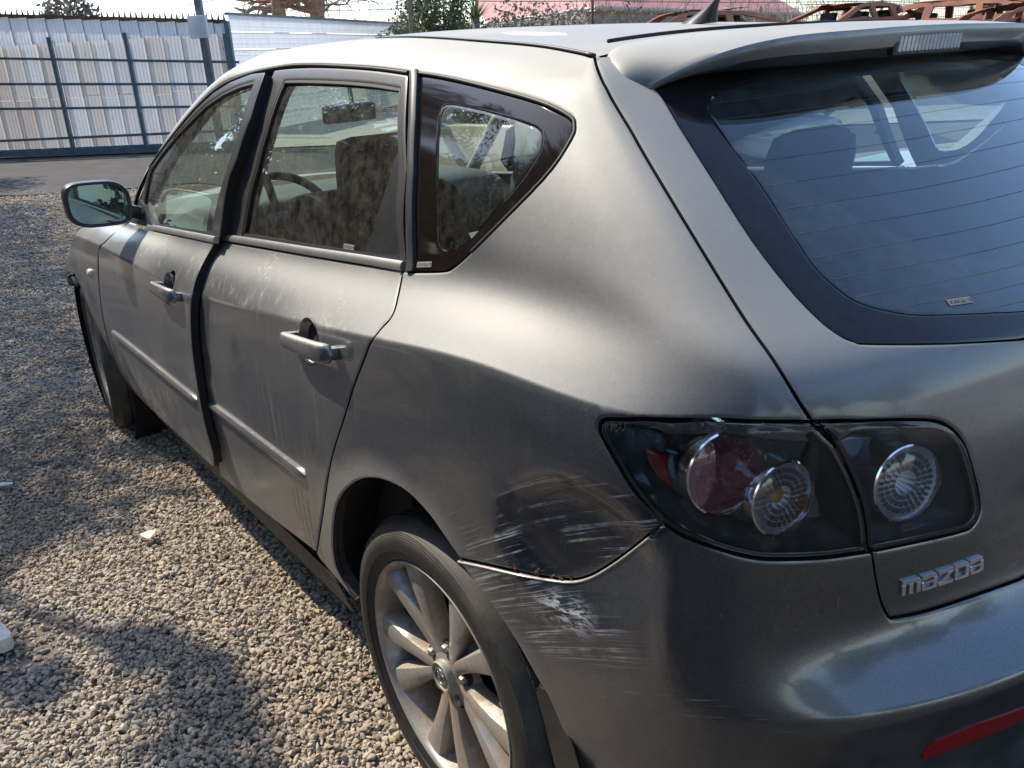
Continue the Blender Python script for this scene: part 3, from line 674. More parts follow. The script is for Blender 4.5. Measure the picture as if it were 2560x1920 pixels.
# ribs on the roof sheets
# ---- fence of mesh behind the wrecks
fen = empty('chain_fence', (0, 0, 0)); tag(fen, 'grey mesh fence with thin posts below the pink roof', 'fence')
FM = simple('fence_grey', (.22, .21, .20), .8)
fp = [pzd(x, 60, 24.5) for x in (1000, 1290, 1490, 1630, 1900, 2200, 2560)]
for p in fp:
    bm = bmesh.new(); add_tube(bm, [Vector((p.x, p.y, 0)), Vector((p.x, p.y, 2.25))], .035, 6); bm_obj('fence_post', bm, FM, fen)
for a, b in zip(fp[:-1], fp[1:]):
    bm = bmesh.new()
    for z in np.linspace(.3, 2.15, 10): add_tube(bm, [Vector((a.x, a.y, z)), Vector((b.x, b.y, z))], .008, 3)
    m_ = 60
    for k in range(m_): q = a.lerp(b, k/m_); add_tube(bm, [Vector((q.x, q.y, .2)), Vector((q.x, q.y, 2.2))], .006, 3)
    o = bm_obj('mesh_bay', bm, FM, fen); o['kind'] = 'stuff'
# poles, wires and razor coils against the sky
for x, dep, z, r, lb in ((1027, 22, 4.6, .05, 'thin grey pole with fittings beside the grey bush'), (1482, 24, 3.6, .04, 'rusty thin pole before the pink roof'), (505, 17.5, 3.4, .07, 'stub pole on top of the gate guide')):
    b = pzd(x, 60, dep); bm = bmesh.new(); add_tube(bm, [(b.x, b.y, 0), (b.x, b.y, z)], r, 8); tag(bm_obj('thin_pole', bm, RUSTY if x == 1482 else BARKG), lb, 'pole')
WIRE = simple('wire_dark', (.06, .06, .06), .6)
wire_px = [[(460,14),(470,12),(560,-4)],[(880,-8),(1010,30),(1150,8)],[(600,22),(800,30),(1010,22)],[(1150,2),(1400,6),(1700,-2)],[(1560,4),(1900,8),(2300,2)],[(2000,12),(2150,8),(2330,14)]]
for k, pl in enumerate(wire_px):
    P = [pzd(x, y, 23) for x, y in crv0(pl)] if False else [pzd(x, y, 23) for x, y in pl]
    A, B, C_ = P; bm = bmesh.new(); add_tube(bm, [A*(1-t)**2 + B*2*t*(1-t) + C_*t*t for t in np.linspace(0, 1, 14)], .010, 4)
    tag(bm_obj('overhead_wire', bm, WIRE), ['wire running up from the gate post', 'drooping wire right of the bare trees', 'wire sagging behind the bare trees', 'wire crossing above the pink roof', 'wire above the wrecks', 'short wire above the burnt suv'][k], 'wire')
coil = []; 
for t in np.linspace(0, 1, 150):
    a = Vector((w0.x, w0.y, 2.72)) + wd*(t*9.5); coil.append(a + wd*.22*math.cos(t*75) + Vector((0, 0, .26*math.sin(t*75))))
bm = bmesh.new(); add_tube(bm, coil, .006, 4); tag(bm_obj('razor_wire', bm, WIRE), 'loose razor wire coil along the top of the sheet wall', 'razor wire')

# ------------------------------------------------------------------ other vehicles
def other_car(name, loc, rz, L, W, H, mats, label, cat, group=None, burnt=False, sag=0.0, profile='suv', z0=0.0, seed=1, belt_k=.60):
    rnd = random.Random(seed); root = empty(name, (loc[0], loc[1], z0), rz); tag(root, label, cat, group)
    body, dark, glass = mats
    # lower body: lofted along the length
    st = {'suv': [(-.5, .50, .62), (-.47, .56, .90), (-.38, .60, 1.0), (-.15, .62, 1.0), (.15, .62, 1.0), (.27, .61, .98), (.40, .57, .94), (.48, .52, .84), (.5, .46, .6)],
          'sedan': [(-.5, .46, .62), (-.47, .52, .86), (-.38, .56, .97), (-.15, .58, 1.0), (.15, .58, 1.0), (.25, .57, .98), (.38, .50, .95), (.47, .45, .85), (.5, .40, .6)]}[profile]
    zb = H*.16; belt = H*belt_k; pk = 1.9 if burnt else 1.0
    bm = bmesh.new(); secs = []
    for (fx_, hz, wz) in st:
        x = fx_*L; top = zb + (belt-zb)*(hz/.60); hw = W/2*wz; r = []
        for (yy, zz) in ((-.92, zb), (-1, zb+.14), (-1.0, zb+(top-zb)*.62), (-.955, top-.04), (-.86, top), (0, top+.03), (.86, top), (.955, top-.04), (1.0, zb+(top-zb)*.62), (1, zb+.14), (.92, zb)):
            r.append(bm.verts.new((x + (rnd.gauss(0, .02) if burnt else 0), yy*hw + (rnd.gauss(0, .012) if burnt else 0), zz + (rnd.gauss(0, .014) if burnt else 0))))
        secs.append(r)
    cabin0, cabin1 = 2, 5
    for i in range(len(secs)-1):
        for k in range(11):
            if k in (4, 5) and 2 <= i < 5: continue                 # open top under the cabin
            bm.faces.new((secs[i][k], secs[i][(k+1) % 11], secs[i+1][(k+1) % 11], secs[i+1][k]))
    bm.faces.new(secs[0]); bm.faces.new(secs[-1][::-1]); bmesh.ops.recalc_face_normals(bm, faces=bm.faces)
    bm_obj('body', bm, body, root, smooth=True, angle=38)
    # cabin: pillars and roof
    hw = W/2*.93; rw = W/2*.70
    xs_b = {'suv': (-.44, -.27, -.02, .27), 'sedan': (-.33, -.20, -.01, .22)}[profile]; xs_t = {'suv': (-.36, -.24, -.03, .13), 'sedan': (-.21, -.15, -.02, .10)}[profile]
    rz_ = lambda t: H - sag*math.sin(math.pi*t)*(.7+.3*math.sin(5*t)) - .05*abs(2*t-1)**2
    if burnt:
        # each side of the cabin is one charred pressing with three empty window openings
        HB = H - .02
        if profile == 'suv':
            out_ = [(-.47, belt-.03), (-.475, belt+.10), (-.45, belt+.26), (-.40, HB-.10), (-.33, HB-.03), (-.20, HB+.01), (-.02, HB+.01), (.08, HB-.03), (.15, HB-.10), (.235, belt+.14), (.30, belt-.03)]
            wins = [[(-.40, belt+.05), (-.395, belt+.20), (-.345, HB-.13), (-.275, HB-.10), (-.285, belt+.05)], [(-.255, belt+.04), (-.245, HB-.10), (-.04, HB-.085), (-.03, belt+.03)], [(.005, belt+.03), (.0, HB-.09), (.07, HB-.12), (.125, HB-.19), (.225, belt+.03)]]
        else:
            out_ = [(-.40, belt-.03), (-.39, belt+.05), (-.30, HB-.12), (-.22, HB-.03), (-.08, HB), (.05, HB-.02), (.12, HB-.10), (.20, belt+.13), (.28, belt-.03)]
            wins = [[(-.31, belt+.04), (-.245, HB-.12), (-.19, HB-.10), (-.19, belt+.03)], [(-.155, belt+.03), (-.15, HB-.10), (-.04, HB-.09), (-.035, belt+.03)], [(.0, belt+.03), (-.005, HB-.09), (.06, HB-.12), (.10, HB-.18), (.195, belt+.03)]]
        for s in (-1, 1):
            vs = []; es = []
            for lp in [out_] + wins:
                q_ = []
                for i in range(len(lp)):
                    a, b = lp[i], lp[(i+1) % len(lp)]; m_ = max(1, int(math.hypot((b[0]-a[0])*L, b[1]-a[1])/.12))
                    q_ += [(a[0]+(b[0]-a[0])*k/m_, a[1]+(b[1]-a[1])*k/m_) for k in range(m_)]
                b0 = len(vs); vs += [Vector((x*L, z)) for x, z in q_]; es += [(b0+i, b0+(i+1) % len(q_)) for i in range(len(q_))]
            rv, re, rf, ov, oe, of = delaunay_2d_cdt(vs, es, [], 0, 1e-6)
            polyO = [(x*L, z) for x, z in out_]; polyW = [[(x*L, z) for x, z in w] for w in wins]
            def inside_(p, poly):
                c = False; j = len(poly)-1
                for i in range(len(poly)):
                    xi, yi = poly[i]; xj, yj = poly[j]
                    if ((yi > p[1]) != (yj > p[1])) and p[0] < (xj-xi)*(p[1]-yi)/(yj-yi)+xi: c = not c
                    j = i
                return c
            P3_ = []
            for v in rv:
                t = min(1, max(0, (v.y-belt)/(HB-belt))); y = s*(hw + (rw-hw)*t); nz_ = mnoise.noise_vector(Vector((v.x*2.2, v.y*3, seed*3.1+s)))*.035
                drop = sag*max(0, t)*(.5+.5*math.sin(v.x*2.3+seed))
                P3_.append(Vector((v.x+nz_.x, y+nz_.y, v.y+nz_.z-drop)))
            bm = bmesh.new(); vo = [bm.verts.new(p) for p in P3_]; vi = [bm.verts.new(p + Vector((0, -s*.07, -.01))) for p in P3_]
            keepF = []
            for f in rf:
                c = sum((rv[i] for i in f), Vector((0, 0)))/len(f)
                if inside_(c, polyO) and not any(inside_(c, w) for w in polyW): keepF.append(f)
            cnt = {}
            for f in keepF:
                bm.faces.new([vo[i] for i in f]); bm.faces.new([vi[i] for i in f][::-1])
                for k in range(len(f)): e_ = (f[k], f[(k+1) % len(f)]); cnt[tuple(sorted(e_))] = cnt.get(tuple(sorted(e_)), 0)+1
            for (a, b), n_ in cnt.items():
                if n_ == 1: bm.faces.new((vo[a], vo[b], vi[b], vi[a]))
            bmesh.ops.recalc_face_normals(bm, faces=bm.faces); bm_obj('cabin_side', bm, body, root, smooth=True, angle=40)
    for s in (() if burnt else (-1, 1)):
        for j in range(4):
            t = (xs_t[j]-xs_t[0])/(xs_t[3]-xs_t[0]); a = Vector((xs_b[j]*L, s*hw, belt-.02)); c = Vector((xs_t[j]*L, s*rw, rz_(t)-.02)); m_ = (a+c)/2 + Vector((.03*(1 if j == 3 else 0)*L*.3, s*.02, .05 if j == 3 else 0))
            bm = bmesh.new(); add_tube(bm, [a, m_, c], [v*pk for v in ((.055, .045, .04) if j != 2 else (.04, .04, .035))], 6); bm_obj('pillar', bm, body, root, smooth=True, angle=50)
        bm = bmesh.new(); add_tube(bm, [(xs_t[0]*L+(xs_t[3]-xs_t[0])*L*t, s*rw, rz_(t)-.02) for t in np.linspace(0, 1, 9)], .04*pk, 6); bm_obj('roof_rail', bm, body, root, smooth=True)
        if glass:
            for j in range(3):
                P = [Vector((xs_b[j]*L, s*hw*.99, belt)), Vector((xs_b[j+1]*L, s*hw*.99, belt)), Vector((xs_t[j+1]*L, s*rw*.99, rz_((xs_t[j+1]-xs_t[0])/(xs_t[3]-xs_t[0]))-.03)), Vector((xs_t[j]*L, s*rw*.99, rz_((xs_t[j]-xs_t[0])/(xs_t[3]-xs_t[0]))-.03))]
                mesh_obj('side_glass', P, [(0, 1, 2, 3)], glass, root, smooth=False)
    if burnt:
        for j in (1, 2):
            bm = bmesh.new(); add_tube(bm, [(xs_t[j]*L, -rw, rz_(.4)-.05), (xs_t[j]*L, rw, rz_(.4)-.05)], .03, 6); bm_obj('roof_bow', bm, dark, root)
    bm = bmesh.new(); R_ = []
    for i in range(13):
        t = i/12; x = (xs_t[0]+(xs_t[3]-xs_t[0])*t)*L
        R_.append([bm.verts.new((x + (.05*L if False else 0), q*rw, rz_(t) + .045*(1-q*q) - sag*(.5*(1-q*q))*rnd.uniform(.5, 1.2))) for q in np.linspace(-1, 1, 9)])
    for i in range(12):
        for k in range(8): bm.faces.new((R_[i][k], R_[i+1][k], R_[i+1][k+1], R_[i][k+1]))
    bmesh.ops.recalc_face_normals(bm, faces=bm.faces); bm_obj('roof', bm, body, root, smooth=True, angle=60)
    if glass:
        for (jb, jt, nm) in ((3, 3, 'windscreen'), (0, 0, 'rear_glass')):
            P = [Vector((xs_b[jb]*L, -hw*.97, belt)), Vector((xs_b[jb]*L, hw*.97, belt)), Vector((xs_t[jt]*L, rw*.97, H-.06)), Vector((xs_t[jt]*L, -rw*.97, H-.06))]; mesh_obj(nm, P, [(0, 1, 2, 3)], glass, root, smooth=False)
        for s in (-1, 1):
            bm = bmesh.new(); blob = add_box(bm, (xs_b[3]*L-.08, s*(hw+.13), belt+.05), (.09, .20, .13), None, .035); bm_obj('door_mirror', bm, body, root, smooth=True, angle=45)
    for y in (-.35, .35):
        for x in (.05, -.20):
            bm = bmesh.new(); add_box(bm, (x*L, y, belt-.10), (.12, .42, .55), Matrix.Rotation(-.2, 3, 'Y'), .04); bm_obj('seat', bm, dark, root, smooth=True, angle=45)
    for sx in (-.31, .31):
        for s in (-1, 1):
            bm = bmesh.new(); add_lathe(bm, [(.02, -.10), (.20, -.10), (.31, -.09), (.32, .09), (.20, .10), (.02, .06)], 20, c=(sx*L, s*(W/2-.12), .31)); bmesh.ops.recalc_face_normals(bm, faces=bm.faces)
            bm_obj('wheel', bm, dark, root, smooth=True, angle=40)
    return root
def rust_material():
    m, nt, out = new_mat('burnt_rust'); N = NT(nt); pos = N.n('ShaderNodeNewGeometry').outputs['Position']
    a = N.noise(pos, 1.8, 6, .6); b = N.noise(pos, 12, 6, .7)
    col = N.mixc(N.smooth(a, .35, .65), c4((.36, .15, .075)), c4((.22, .10, .075))); col = N.mixc(N.math('MULTIPLY', N.smooth(b, .5, .72), .65), col, c4((.16, .13, .12)))
    p = N.n('ShaderNodeBsdfPrincipled', ins={'Base Color': col, 'Roughness': .9}); nt.links.new(p.outputs[0], out.inputs[0]); return m
MV = []; MF = []; mc_ = pzd(2200, 100, 19.5); ux = Vector((_r.x, _r.y, 0)).normalized(); uy = Vector((-ux.y, ux.x, 0))
for i in range(41):
    for j in range(15):
        a = -8+16*i/40; b = -3.2+6.4*j/14; h = .60*min(1, max(0, (8-abs(a))/1.5))*min(1, max(0, (3.2-abs(b))/1.0)); p = Vector((mc_.x, mc_.y, 0)) + ux*a + uy*b
        MV.append((p.x, p.y, h*(1+.12*mnoise.noise(p*1.5)) - .02))
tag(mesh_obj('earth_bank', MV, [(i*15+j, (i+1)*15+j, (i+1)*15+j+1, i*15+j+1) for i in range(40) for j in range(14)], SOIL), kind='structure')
RU = rust_material(); SOOT = simple('soot', (.03, .025, .022), .9)
def put_car(px_, dep): p = pzd(px_, 100, dep); return (p.x, p.y)
az = math.atan2(_r.y, _r.x)          # screen-right direction on the ground
other_car('burnt_suv', put_car(2330, 20), az+math.pi-.75, 4.3, 1.8, 1.56, (RU, SOOT, None), 'rust orange burnt suv shell with all windows gone, tallest wreck', 'wrecked car', 'burnt out wrecks', True, .03, 'suv', .46, 3, .73)
other_car('burnt_car', put_car(2110, 20), az+math.pi+.5, 4.2, 1.75, 1.45, (RU, SOOT, None), 'burnt wreck with crumpled sagging roof left of the burnt suv', 'wrecked car', 'burnt out wrecks', True, .10, 'sedan', .64, 5, .74)
other_car('burnt_car', put_car(1800, 20), az+.2, 4.3, 1.75, 1.42, (RU, SOOT, None), 'flattened burnt wreck right behind the aerial', 'wrecked car', 'burnt out wrecks', True, .08, 'sedan', .70, 8, .74)
other_car('burnt_car', put_car(2600, 17), az+.1, 4.2, 1.75, 1.40, (RU, SOOT, None), 'low burnt wreck cut off at the right edge', 'wrecked car', 'burnt out wrecks', True, .1, 'sedan', .45, 11, .66)
WPAINT = simple('white_car_paint', (.62, .63, .62), .3, coat=.8)
TINT = glass_material('neighbour_glass', (.45, .62, .62), .04)
other_car('parked_car', (-.55, -2.75), 0.03, 4.4, 1.75, 1.46, (WPAINT, SOOT, TINT), 'white parked car alongside, seen through the side windows', 'car', None, False, 0, 'suv', 0, 2)
BPAINT = simple('teal_grey_car_paint', (.16, .23, .25), .3, .3, coat=.8)
CPAINT = simple('cream_car_paint', (.58, .50, .38), .35, coat=.6)
other_car('parked_car', (4.9, -3.9), .15, 4.3, 1.75, 1.40, (CPAINT, SOOT, TINT), 'cream parked car beyond the white one, seen through the rear windows', 'car', None, False, 0, 'suv', 0, 4)
other_car('parked_car', (.9, 4.6), .06, 4.3, 1.75, 1.48, (BPAINT, SOOT, TINT), 'teal grey parked car opposite the scraped hatchback, mirrored in its doors', 'car', None, False, 0, 'sedan', 0, 6)
# cardboard-coloured wreckage heaped beyond the rear window
CRM = simple('cream_sheet_metal', (.52, .42, .28), .6, noise_amt=.2, nscale=8)
# ================================================================== car body surface
# sections: rows from sill up to the roof ditch, one list per station (front wing -> rear corner -> centre line)
S = [
 # 0: front wing
 [(3.02,.80,.20),(3.02,.84,.30),(3.02,.86,.43),(3.02,.868,.55),(3.02,.866,.62),(3.02,.86,.68),(3.02,.85,.74),(3.02,.825,.79),(3.02,.78,.83),(3.02,.74,.85),(3.0,.62,.88),(3.0,.5,.90),(3.0,.35,.92),(3.0,.2,.93),(3.0,.1,.94)],
 [(2.60,.81,.20),(2.60,.845,.30),(2.60,.872,.43),(2.60,.882,.55),(2.60,.882,.63),(2.60,.878,.70),(2.60,.87,.77),(2.60,.852,.825),(2.60,.80,.872),(2.58,.76,.895),(2.5,.68,.95),(2.4,.60,1.02),(2.3,.5,1.09),(2.2,.4,1.16),(2.1,.3,1.23)],
 [(2.15,.81,.20),(2.15,.85,.30),(2.15,.872,.43),(2.15,.884,.56),(2.15,.884,.64),(2.15,.880,.72),(2.15,.873,.79),(2.15,.858,.845),(2.14,.81,.885),(2.12,.765,.915),(1.98,.735,1.055),(1.80,.70,1.175),(1.58,.665,1.295),(1.38,.62,1.385),(1.20,.55,1.438)],
 [(1.60,.815,.20),(1.60,.855,.30),(1.60,.876,.43),(1.60,.887,.56),(1.60,.888,.65),(1.60,.884,.74),(1.60,.877,.81),(1.60,.866,.868),(1.60,.825,.92),(1.60,.782,.962),(1.50,.757,1.09),(1.37,.72,1.22),(1.20,.665,1.35),(1.08,.625,1.415),(.98,.555,1.455)],
 [(1.10,.82,.20),(1.10,.857,.30),(1.10,.878,.43),(1.10,.889,.56),(1.10,.890,.65),(1.10,.887,.74),(1.10,.880,.81),(1.10,.868,.868),(1.10,.832,.935),(1.10,.787,1.00),(1.03,.763,1.13),(.94,.722,1.27),(.85,.658,1.395),(.80,.622,1.432),(.75,.558,1.462)],
 [(.60,.82,.20),(.60,.857,.30),(.60,.878,.43),(.60,.889,.56),(.60,.891,.66),(.60,.888,.76),(.60,.882,.85),(.60,.872,.918),(.60,.838,.975),(.60,.79,1.035),(.56,.766,1.15),(.50,.725,1.28),(.45,.662,1.395),(.43,.625,1.43),(.42,.56,1.46)],
 [(.15,.82,.205),(.15,.857,.30),(.15,.878,.43),(.15,.889,.56),(.15,.892,.67),(.15,.889,.78),(.15,.883,.88),(.15,.872,.968),(.15,.835,1.012),(.15,.79,1.068),(.15,.765,1.155),(.15,.722,1.27),(.16,.665,1.378),(.16,.63,1.413),(.16,.563,1.442)],
 [(-.20,.81,.225),(-.20,.845,.31),(-.20,.868,.44),(-.20,.880,.56),(-.20,.884,.67),(-.20,.882,.79),(-.20,.876,.90),(-.20,.864,1.008),(-.20,.832,1.045),(-.19,.790,1.090),(-.16,.767,1.16),(-.12,.73,1.255),(-.07,.678,1.350),(-.05,.642,1.395),(-.03,.577,1.428)],
 [(-.43,.775,.25),(-.44,.805,.33),(-.45,.83,.45),(-.45,.842,.575),(-.45,.843,.68),(-.445,.842,.80),(-.44,.838,.90),(-.44,.824,.992),(-.435,.798,1.03),(-.42,.770,1.078),(-.36,.752,1.145),(-.29,.72,1.235),(-.19,.675,1.332),(-.15,.642,1.382),(-.11,.582,1.418)],
 [(-.56,.70,.26),(-.58,.735,.34),(-.60,.765,.46),(-.615,.788,.588),(-.60,.785,.68),(-.58,.782,.80),(-.565,.778,.90),(-.555,.766,.992),(-.55,.752,1.028),(-.53,.742,1.068),(-.465,.727,1.128),(-.365,.70,1.225),(-.25,.658,1.332),(-.20,.63,1.382),(-.158,.588,1.412)],
 [(-.66,.58,.26),(-.69,.61,.34),(-.715,.64,.47),(-.738,.675,.612),(-.69,.655,.70),(-.682,.658,.80),(-.662,.665,.90),(-.643,.675,.992),(-.632,.680,1.020),(-.604,.688,1.056),(-.537,.683,1.115),(-.42,.665,1.222),(-.285,.632,1.334),(-.23,.612,1.382),(-.19,.59,1.408)],
 [(-.74,.44,.26),(-.77,.45,.34),(-.80,.465,.48),(-.838,.475,.635),(-.765,.475,.705),(-.745,.475,.80),(-.722,.48,.90),(-.702,.488,.975),(-.688,.495,1.015),(-.662,.50,1.055),(-.585,.50,1.12),(-.455,.485,1.225),(-.32,.47,1.335),(-.24,.46,1.388),(-.165,.44,1.422)],
 [(-.78,.22,.26),(-.81,.23,.34),(-.84,.235,.48),(-.878,.24,.645),(-.792,.24,.705),(-.775,.24,.80),(-.754,.245,.90),(-.735,.245,.965),(-.725,.25,1.00),(-.705,.25,1.040),(-.62,.25,1.11),(-.48,.245,1.22),(-.335,.24,1.34),(-.24,.235,1.394),(-.13,.22,1.430)],
 [(-.79,0,.26),(-.82,0,.34),(-.852,0,.48),(-.89,0,.65),(-.80,0,.705),(-.785,0,.80),(-.766,0,.90),(-.748,0,.96),(-.737,0,.995),(-.715,0,1.035),(-.63,0,1.105),(-.487,0,1.22),(-.338,0,1.342),(-.245,0,1.397),(-.12,0,1.434)],
]
CREASE_ROW = 7
def catmull(P, sub, axis):
    P = np.moveaxis(P, axis, 0); n = P.shape[0]
    d = np.linalg.norm(np.diff(P, axis=0), axis=-1)
    d = d.reshape(n - 1, -1).mean(1); T = np.concatenate([[0], np.cumsum(np.sqrt(d) * 1.0 + 1e-6)])
    out = []
    M = np.empty_like(P)
    for i in range(n):
        if i == 0: M[i] = (P[1] - P[0]) / (T[1] - T[0])
        elif i == n - 1: M[i] = (P[-1] - P[-2]) / (T[-1] - T[-2])
        else:
            a = (P[i] - P[i - 1]) / (T[i] - T[i - 1]); b = (P[i + 1] - P[i]) / (T[i + 1] - T[i])
            w = (T[i] - T[i - 1]) / (T[i + 1] - T[i - 1]); M[i] = a * (1 - w) + b * w
    for i in range(n - 1):
        h = T[i + 1] - T[i]
        for k in range(sub):
            u = k / sub
            out.append((2*u**3-3*u**2+1)*P[i] + (u**3-2*u**2+u)*h*M[i] + (-2*u**3+3*u**2)*P[i+1] + (u**3-u**2)*h*M[i+1])
    out.append(P[-1])
    return np.moveaxis(np.array(out), 0, axis)
SU, TU = 10, 8
CP = np.array(S)                                   # (14, 15, 3)
left = CP; right = CP[:-1][::-1].copy(); right[..., 1] *= -1
FULL = np.concatenate([left, right], 0)            # (27, 15, 3)
G = catmull(FULL, SU, 0)
SH_ROW = 3
Ga = np.concatenate([catmull(G[:, :SH_ROW + 1], TU, 1), catmull(G[:, SH_ROW:CREASE_ROW + 1], TU, 1)[:, 1:]], 1); Gb = catmull(G[:, CREASE_ROW:], TU, 1)
G = np.concatenate([Ga, Gb[:, 1:]], 1)             # (261, 113, 3)
NS, NTT = G.shape[:2]; CR_T = CREASE_ROW * TU
for it in range(14):                               # fairing along the body
    G[1:-1] = .25 * G[:-2] + .5 * G[1:-1] + .25 * G[2:]
for it in range(5):                                # fairing up the section, crease kept
    H = G.copy(); H[:, 1:-1] = .25 * G[:, :-2] + .5 * G[:, 1:-1] + .25 * G[:, 2:]
    H[:, CR_T] = G[:, CR_T]
    uw = np.arange(NS); uw = np.minimum(uw, NS-1-uw); kw = np.clip((uw-86)/14.0, 0, 1)[:, None]; H[:, SH_ROW*TU] = H[:, SH_ROW*TU]*(1-kw) + G[:, SH_ROW*TU]*kw
    G = H
# keep the shelf edge of the bumper crisp at the rear is handled by the section spacing
def dent(c, r, depth, sharp=2.0, dirn=(0.25, -1, 0), lampcut=False):
    d = np.array(dirn, float); d /= np.linalg.norm(d)
    q = np.linalg.norm((G - np.array(c)) / np.array(r), axis=-1)
    w = np.clip(1 - q ** sharp, 0, 1) ** 1.2
    if lampcut: w = w*np.clip(((G[..., 0]+.44) + (.99-G[..., 2])*1.24)/.05, 0, 1)
    G[...] = G + d * (depth * w)[..., None]
dent((-.40, .85, .785), (.135, .2, .11), .019, 4.0, lampcut=True)          # pushed-in quarter corner
dent((1.05, .89, .70), (.10, .2, .06), .003)
dent((-.548, .81, .73), (.020, .2, .11), -.0055, 2.0, (.4, -1, 0)); dent((-.585, .79, .73), (.022, .2, .11), .003, 2.0, (.5, -1, 0))
def grid_normals(G):
    du = np.gradient(G, axis=0); dv = np.gradient(G, axis=1)
    n = np.cross(dv, du); n /= np.linalg.norm(n, axis=-1, keepdims=True) + 1e-12
    return n
GN = grid_normals(G)
if GN[60, 40, 1] < 0: GN = -GN
def SE(u, v, A=None):
    A = G if A is None else A
    u = np.clip(np.asarray(u, float), 0, NS - 1.0001); v = np.clip(np.asarray(v, float), 0, NTT - 1.0001)
    i = u.astype(int); j = v.astype(int); a = (u - i)[..., None]; b = (v - j)[..., None]
    return A[i, j]*(1-a)*(1-b) + A[i+1, j]*a*(1-b) + A[i, j+1]*(1-a)*b + A[i+1, j+1]*a*b
def SN(u, v):
    n = SE(u, v, GN); return n / np.linalg.norm(n, axis=-1, keepdims=True)
_tris = []; _tuv = []
for i in range(NS - 1):
    for j in range(NTT - 1):
        a = i*NTT+j; b = (i+1)*NTT+j; c = b+1; d = a+1
        _tris += [(a, b, c), (a, c, d)]; _tuv += [((i, j), (i+1, j), (i+1, j+1)), ((i, j), (i+1, j+1), (i, j+1))]
BVH = BVHTree.FromPolygons([Vector(p) for p in G.reshape(-1, 3)], _tris)
def _uv_from_hit(loc, idx):
    t = _tris[idx]; P = G.reshape(-1, 3); A, B, C = P[t[0]], P[t[1]], P[t[2]]
    v0 = B - A; v1 = C - A; v2 = np.array(loc) - A
    d00 = v0@v0; d01 = v0@v1; d11 = v1@v1; d20 = v2@v0; d21 = v2@v1; den = d00*d11 - d01*d01 + 1e-18
    b = (d11*d20 - d01*d21)/den; c = (d00*d21 - d01*d20)/den; a = 1-b-c
    q = _tuv[idx]; return (a*q[0][0]+b*q[1][0]+c*q[2][0], a*q[0][1]+b*q[1][1]+c*q[2][1])
MISS = []
def PX(x, y, xf=None, snap=True):
    o = CAM_POS; d = px_ray(x, y)
    if xf is not None:
        inv = xf.inverted(); o = inv @ o; d = (inv.to_3x3() @ d).normalized()
    hit = BVH.ray_cast(o, d)
    if hit[0] is None or hit[0].y < -.05:                              # just past the silhouette: nearest point to the ray
        best = None
        for k in range(400):
            p = o + d * (0.6 + k * .01); r = BVH.find_nearest(p)
            if r[0].y > -.05 and (best is None or r[3] < best[1][3]): best = (p, r)
        MISS.append((x, y, round(best[1][3], 3)))
        return _uv_from_hit(best[1][0], best[1][2])
    return _uv_from_hit(hit[0], hit[2])
def P3(x, y, z):
    r = BVH.find_nearest(Vector((x, y, z))); return _uv_from_hit(r[0], r[2])
def PXL(pts, xf=None): return [PX(p[0], p[1], xf) for p in pts]
def mir(uvs): return [(NS - 1 - u, v) for u, v in uvs][::-1]
def area(uv): 
    a = np.array(uv); b = np.roll(a, -1, 0); return .5*np.sum(a[:, 0]*b[:, 1]-b[:, 0]*a[:, 1])
def densify(uv, step=.018, closed=True):
    out = []; n = len(uv)
    for i in range(n if closed else n - 1):
        a = np.array(uv[i], float); b = np.array(uv[(i+1) % n], float)
        L = np.linalg.norm(SE(*a) - SE(*b)); k = max(1, int(math.ceil(L/step)))
        for q in range(k): out.append(a + (b-a)*q/k)
    if not closed: out.append(np.array(uv[-1], float))
    return out
def round_loop(uv, it=1):
    """Chaikin corner cutting on an open/closed loop (closed)."""
    for _ in range(it):
        n = len(uv); o = []
        for i in range(n):
            a = np.array(uv[i]); b = np.array(uv[(i+1) % n]); o += [tuple(.75*a+.25*b), tuple(.25*a+.75*b)]
        uv = o
    return uv
def smooth_open(pts, it=2):
    for _ in range(it):
        o = [pts[0]]
        for a, b in zip(pts[:-1], pts[1:]):
            a = np.array(a, float); b = np.array(b, float); o += [tuple(.75*a+.25*b), tuple(.25*a+.75*b)]
        o.append(pts[-1]); pts = o
    return pts
def inset(uv, dist):
    uv = np.array(uv, float); P = SE(uv[:, 0], uv[:, 1]); Nn = SN(uv[:, 0], uv[:, 1])
    T = np.roll(P, -1, 0) - np.roll(P, 1, 0); T /= np.linalg.norm(T, axis=1, keepdims=True) + 1e-12
    e = .25
    Pu = (SE(uv[:, 0]+e, uv[:, 1]) - SE(uv[:, 0]-e, uv[:, 1]))/(2*e); Pv = (SE(uv[:, 0], uv[:, 1]+e) - SE(uv[:, 0], uv[:, 1]-e))/(2*e)
    I = np.cross(Nn, T)
    def solve(D):
        a = (Pu*Pu).sum(1); b = (Pu*Pv).sum(1); c = (Pv*Pv).sum(1); p = (Pu*D).sum(1); q = (Pv*D).sum(1)
        den = a*c-b*b+1e-14; return np.stack([(c*p-b*q)/den, (a*q-b*p)/den], 1)
    new = uv + solve(I*dist)
    if abs(area(new)) > abs(area(uv)) and dist > 0 or (abs(area(new)) < abs(area(uv)) and dist < 0): new = uv + solve(-I*dist)
    return new
def inpoly(pts, poly):
    pts = np.asarray(pts, float); poly = np.asarray(poly, float)
    x, y = pts[:, 0], pts[:, 1]; c = np.zeros(len(pts), bool); n = len(poly); j = n-1
    for i in range(n):
        xi, yi = poly[i]; xj, yj = poly[j]
        m = ((yi > y) != (yj > y)); 
        with np.errstate(divide='ignore', invalid='ignore'):
            c ^= m & (x < (xj-xi)*(y-yi)/(yj-yi+1e-300)+xi)
        j = i
    return c
_GU, _GV = np.meshgrid(np.arange(NS), np.arange(NTT), indexing='ij')
_GUV = np.stack([_GU.ravel(), _GV.ravel()], 1).astype(float)
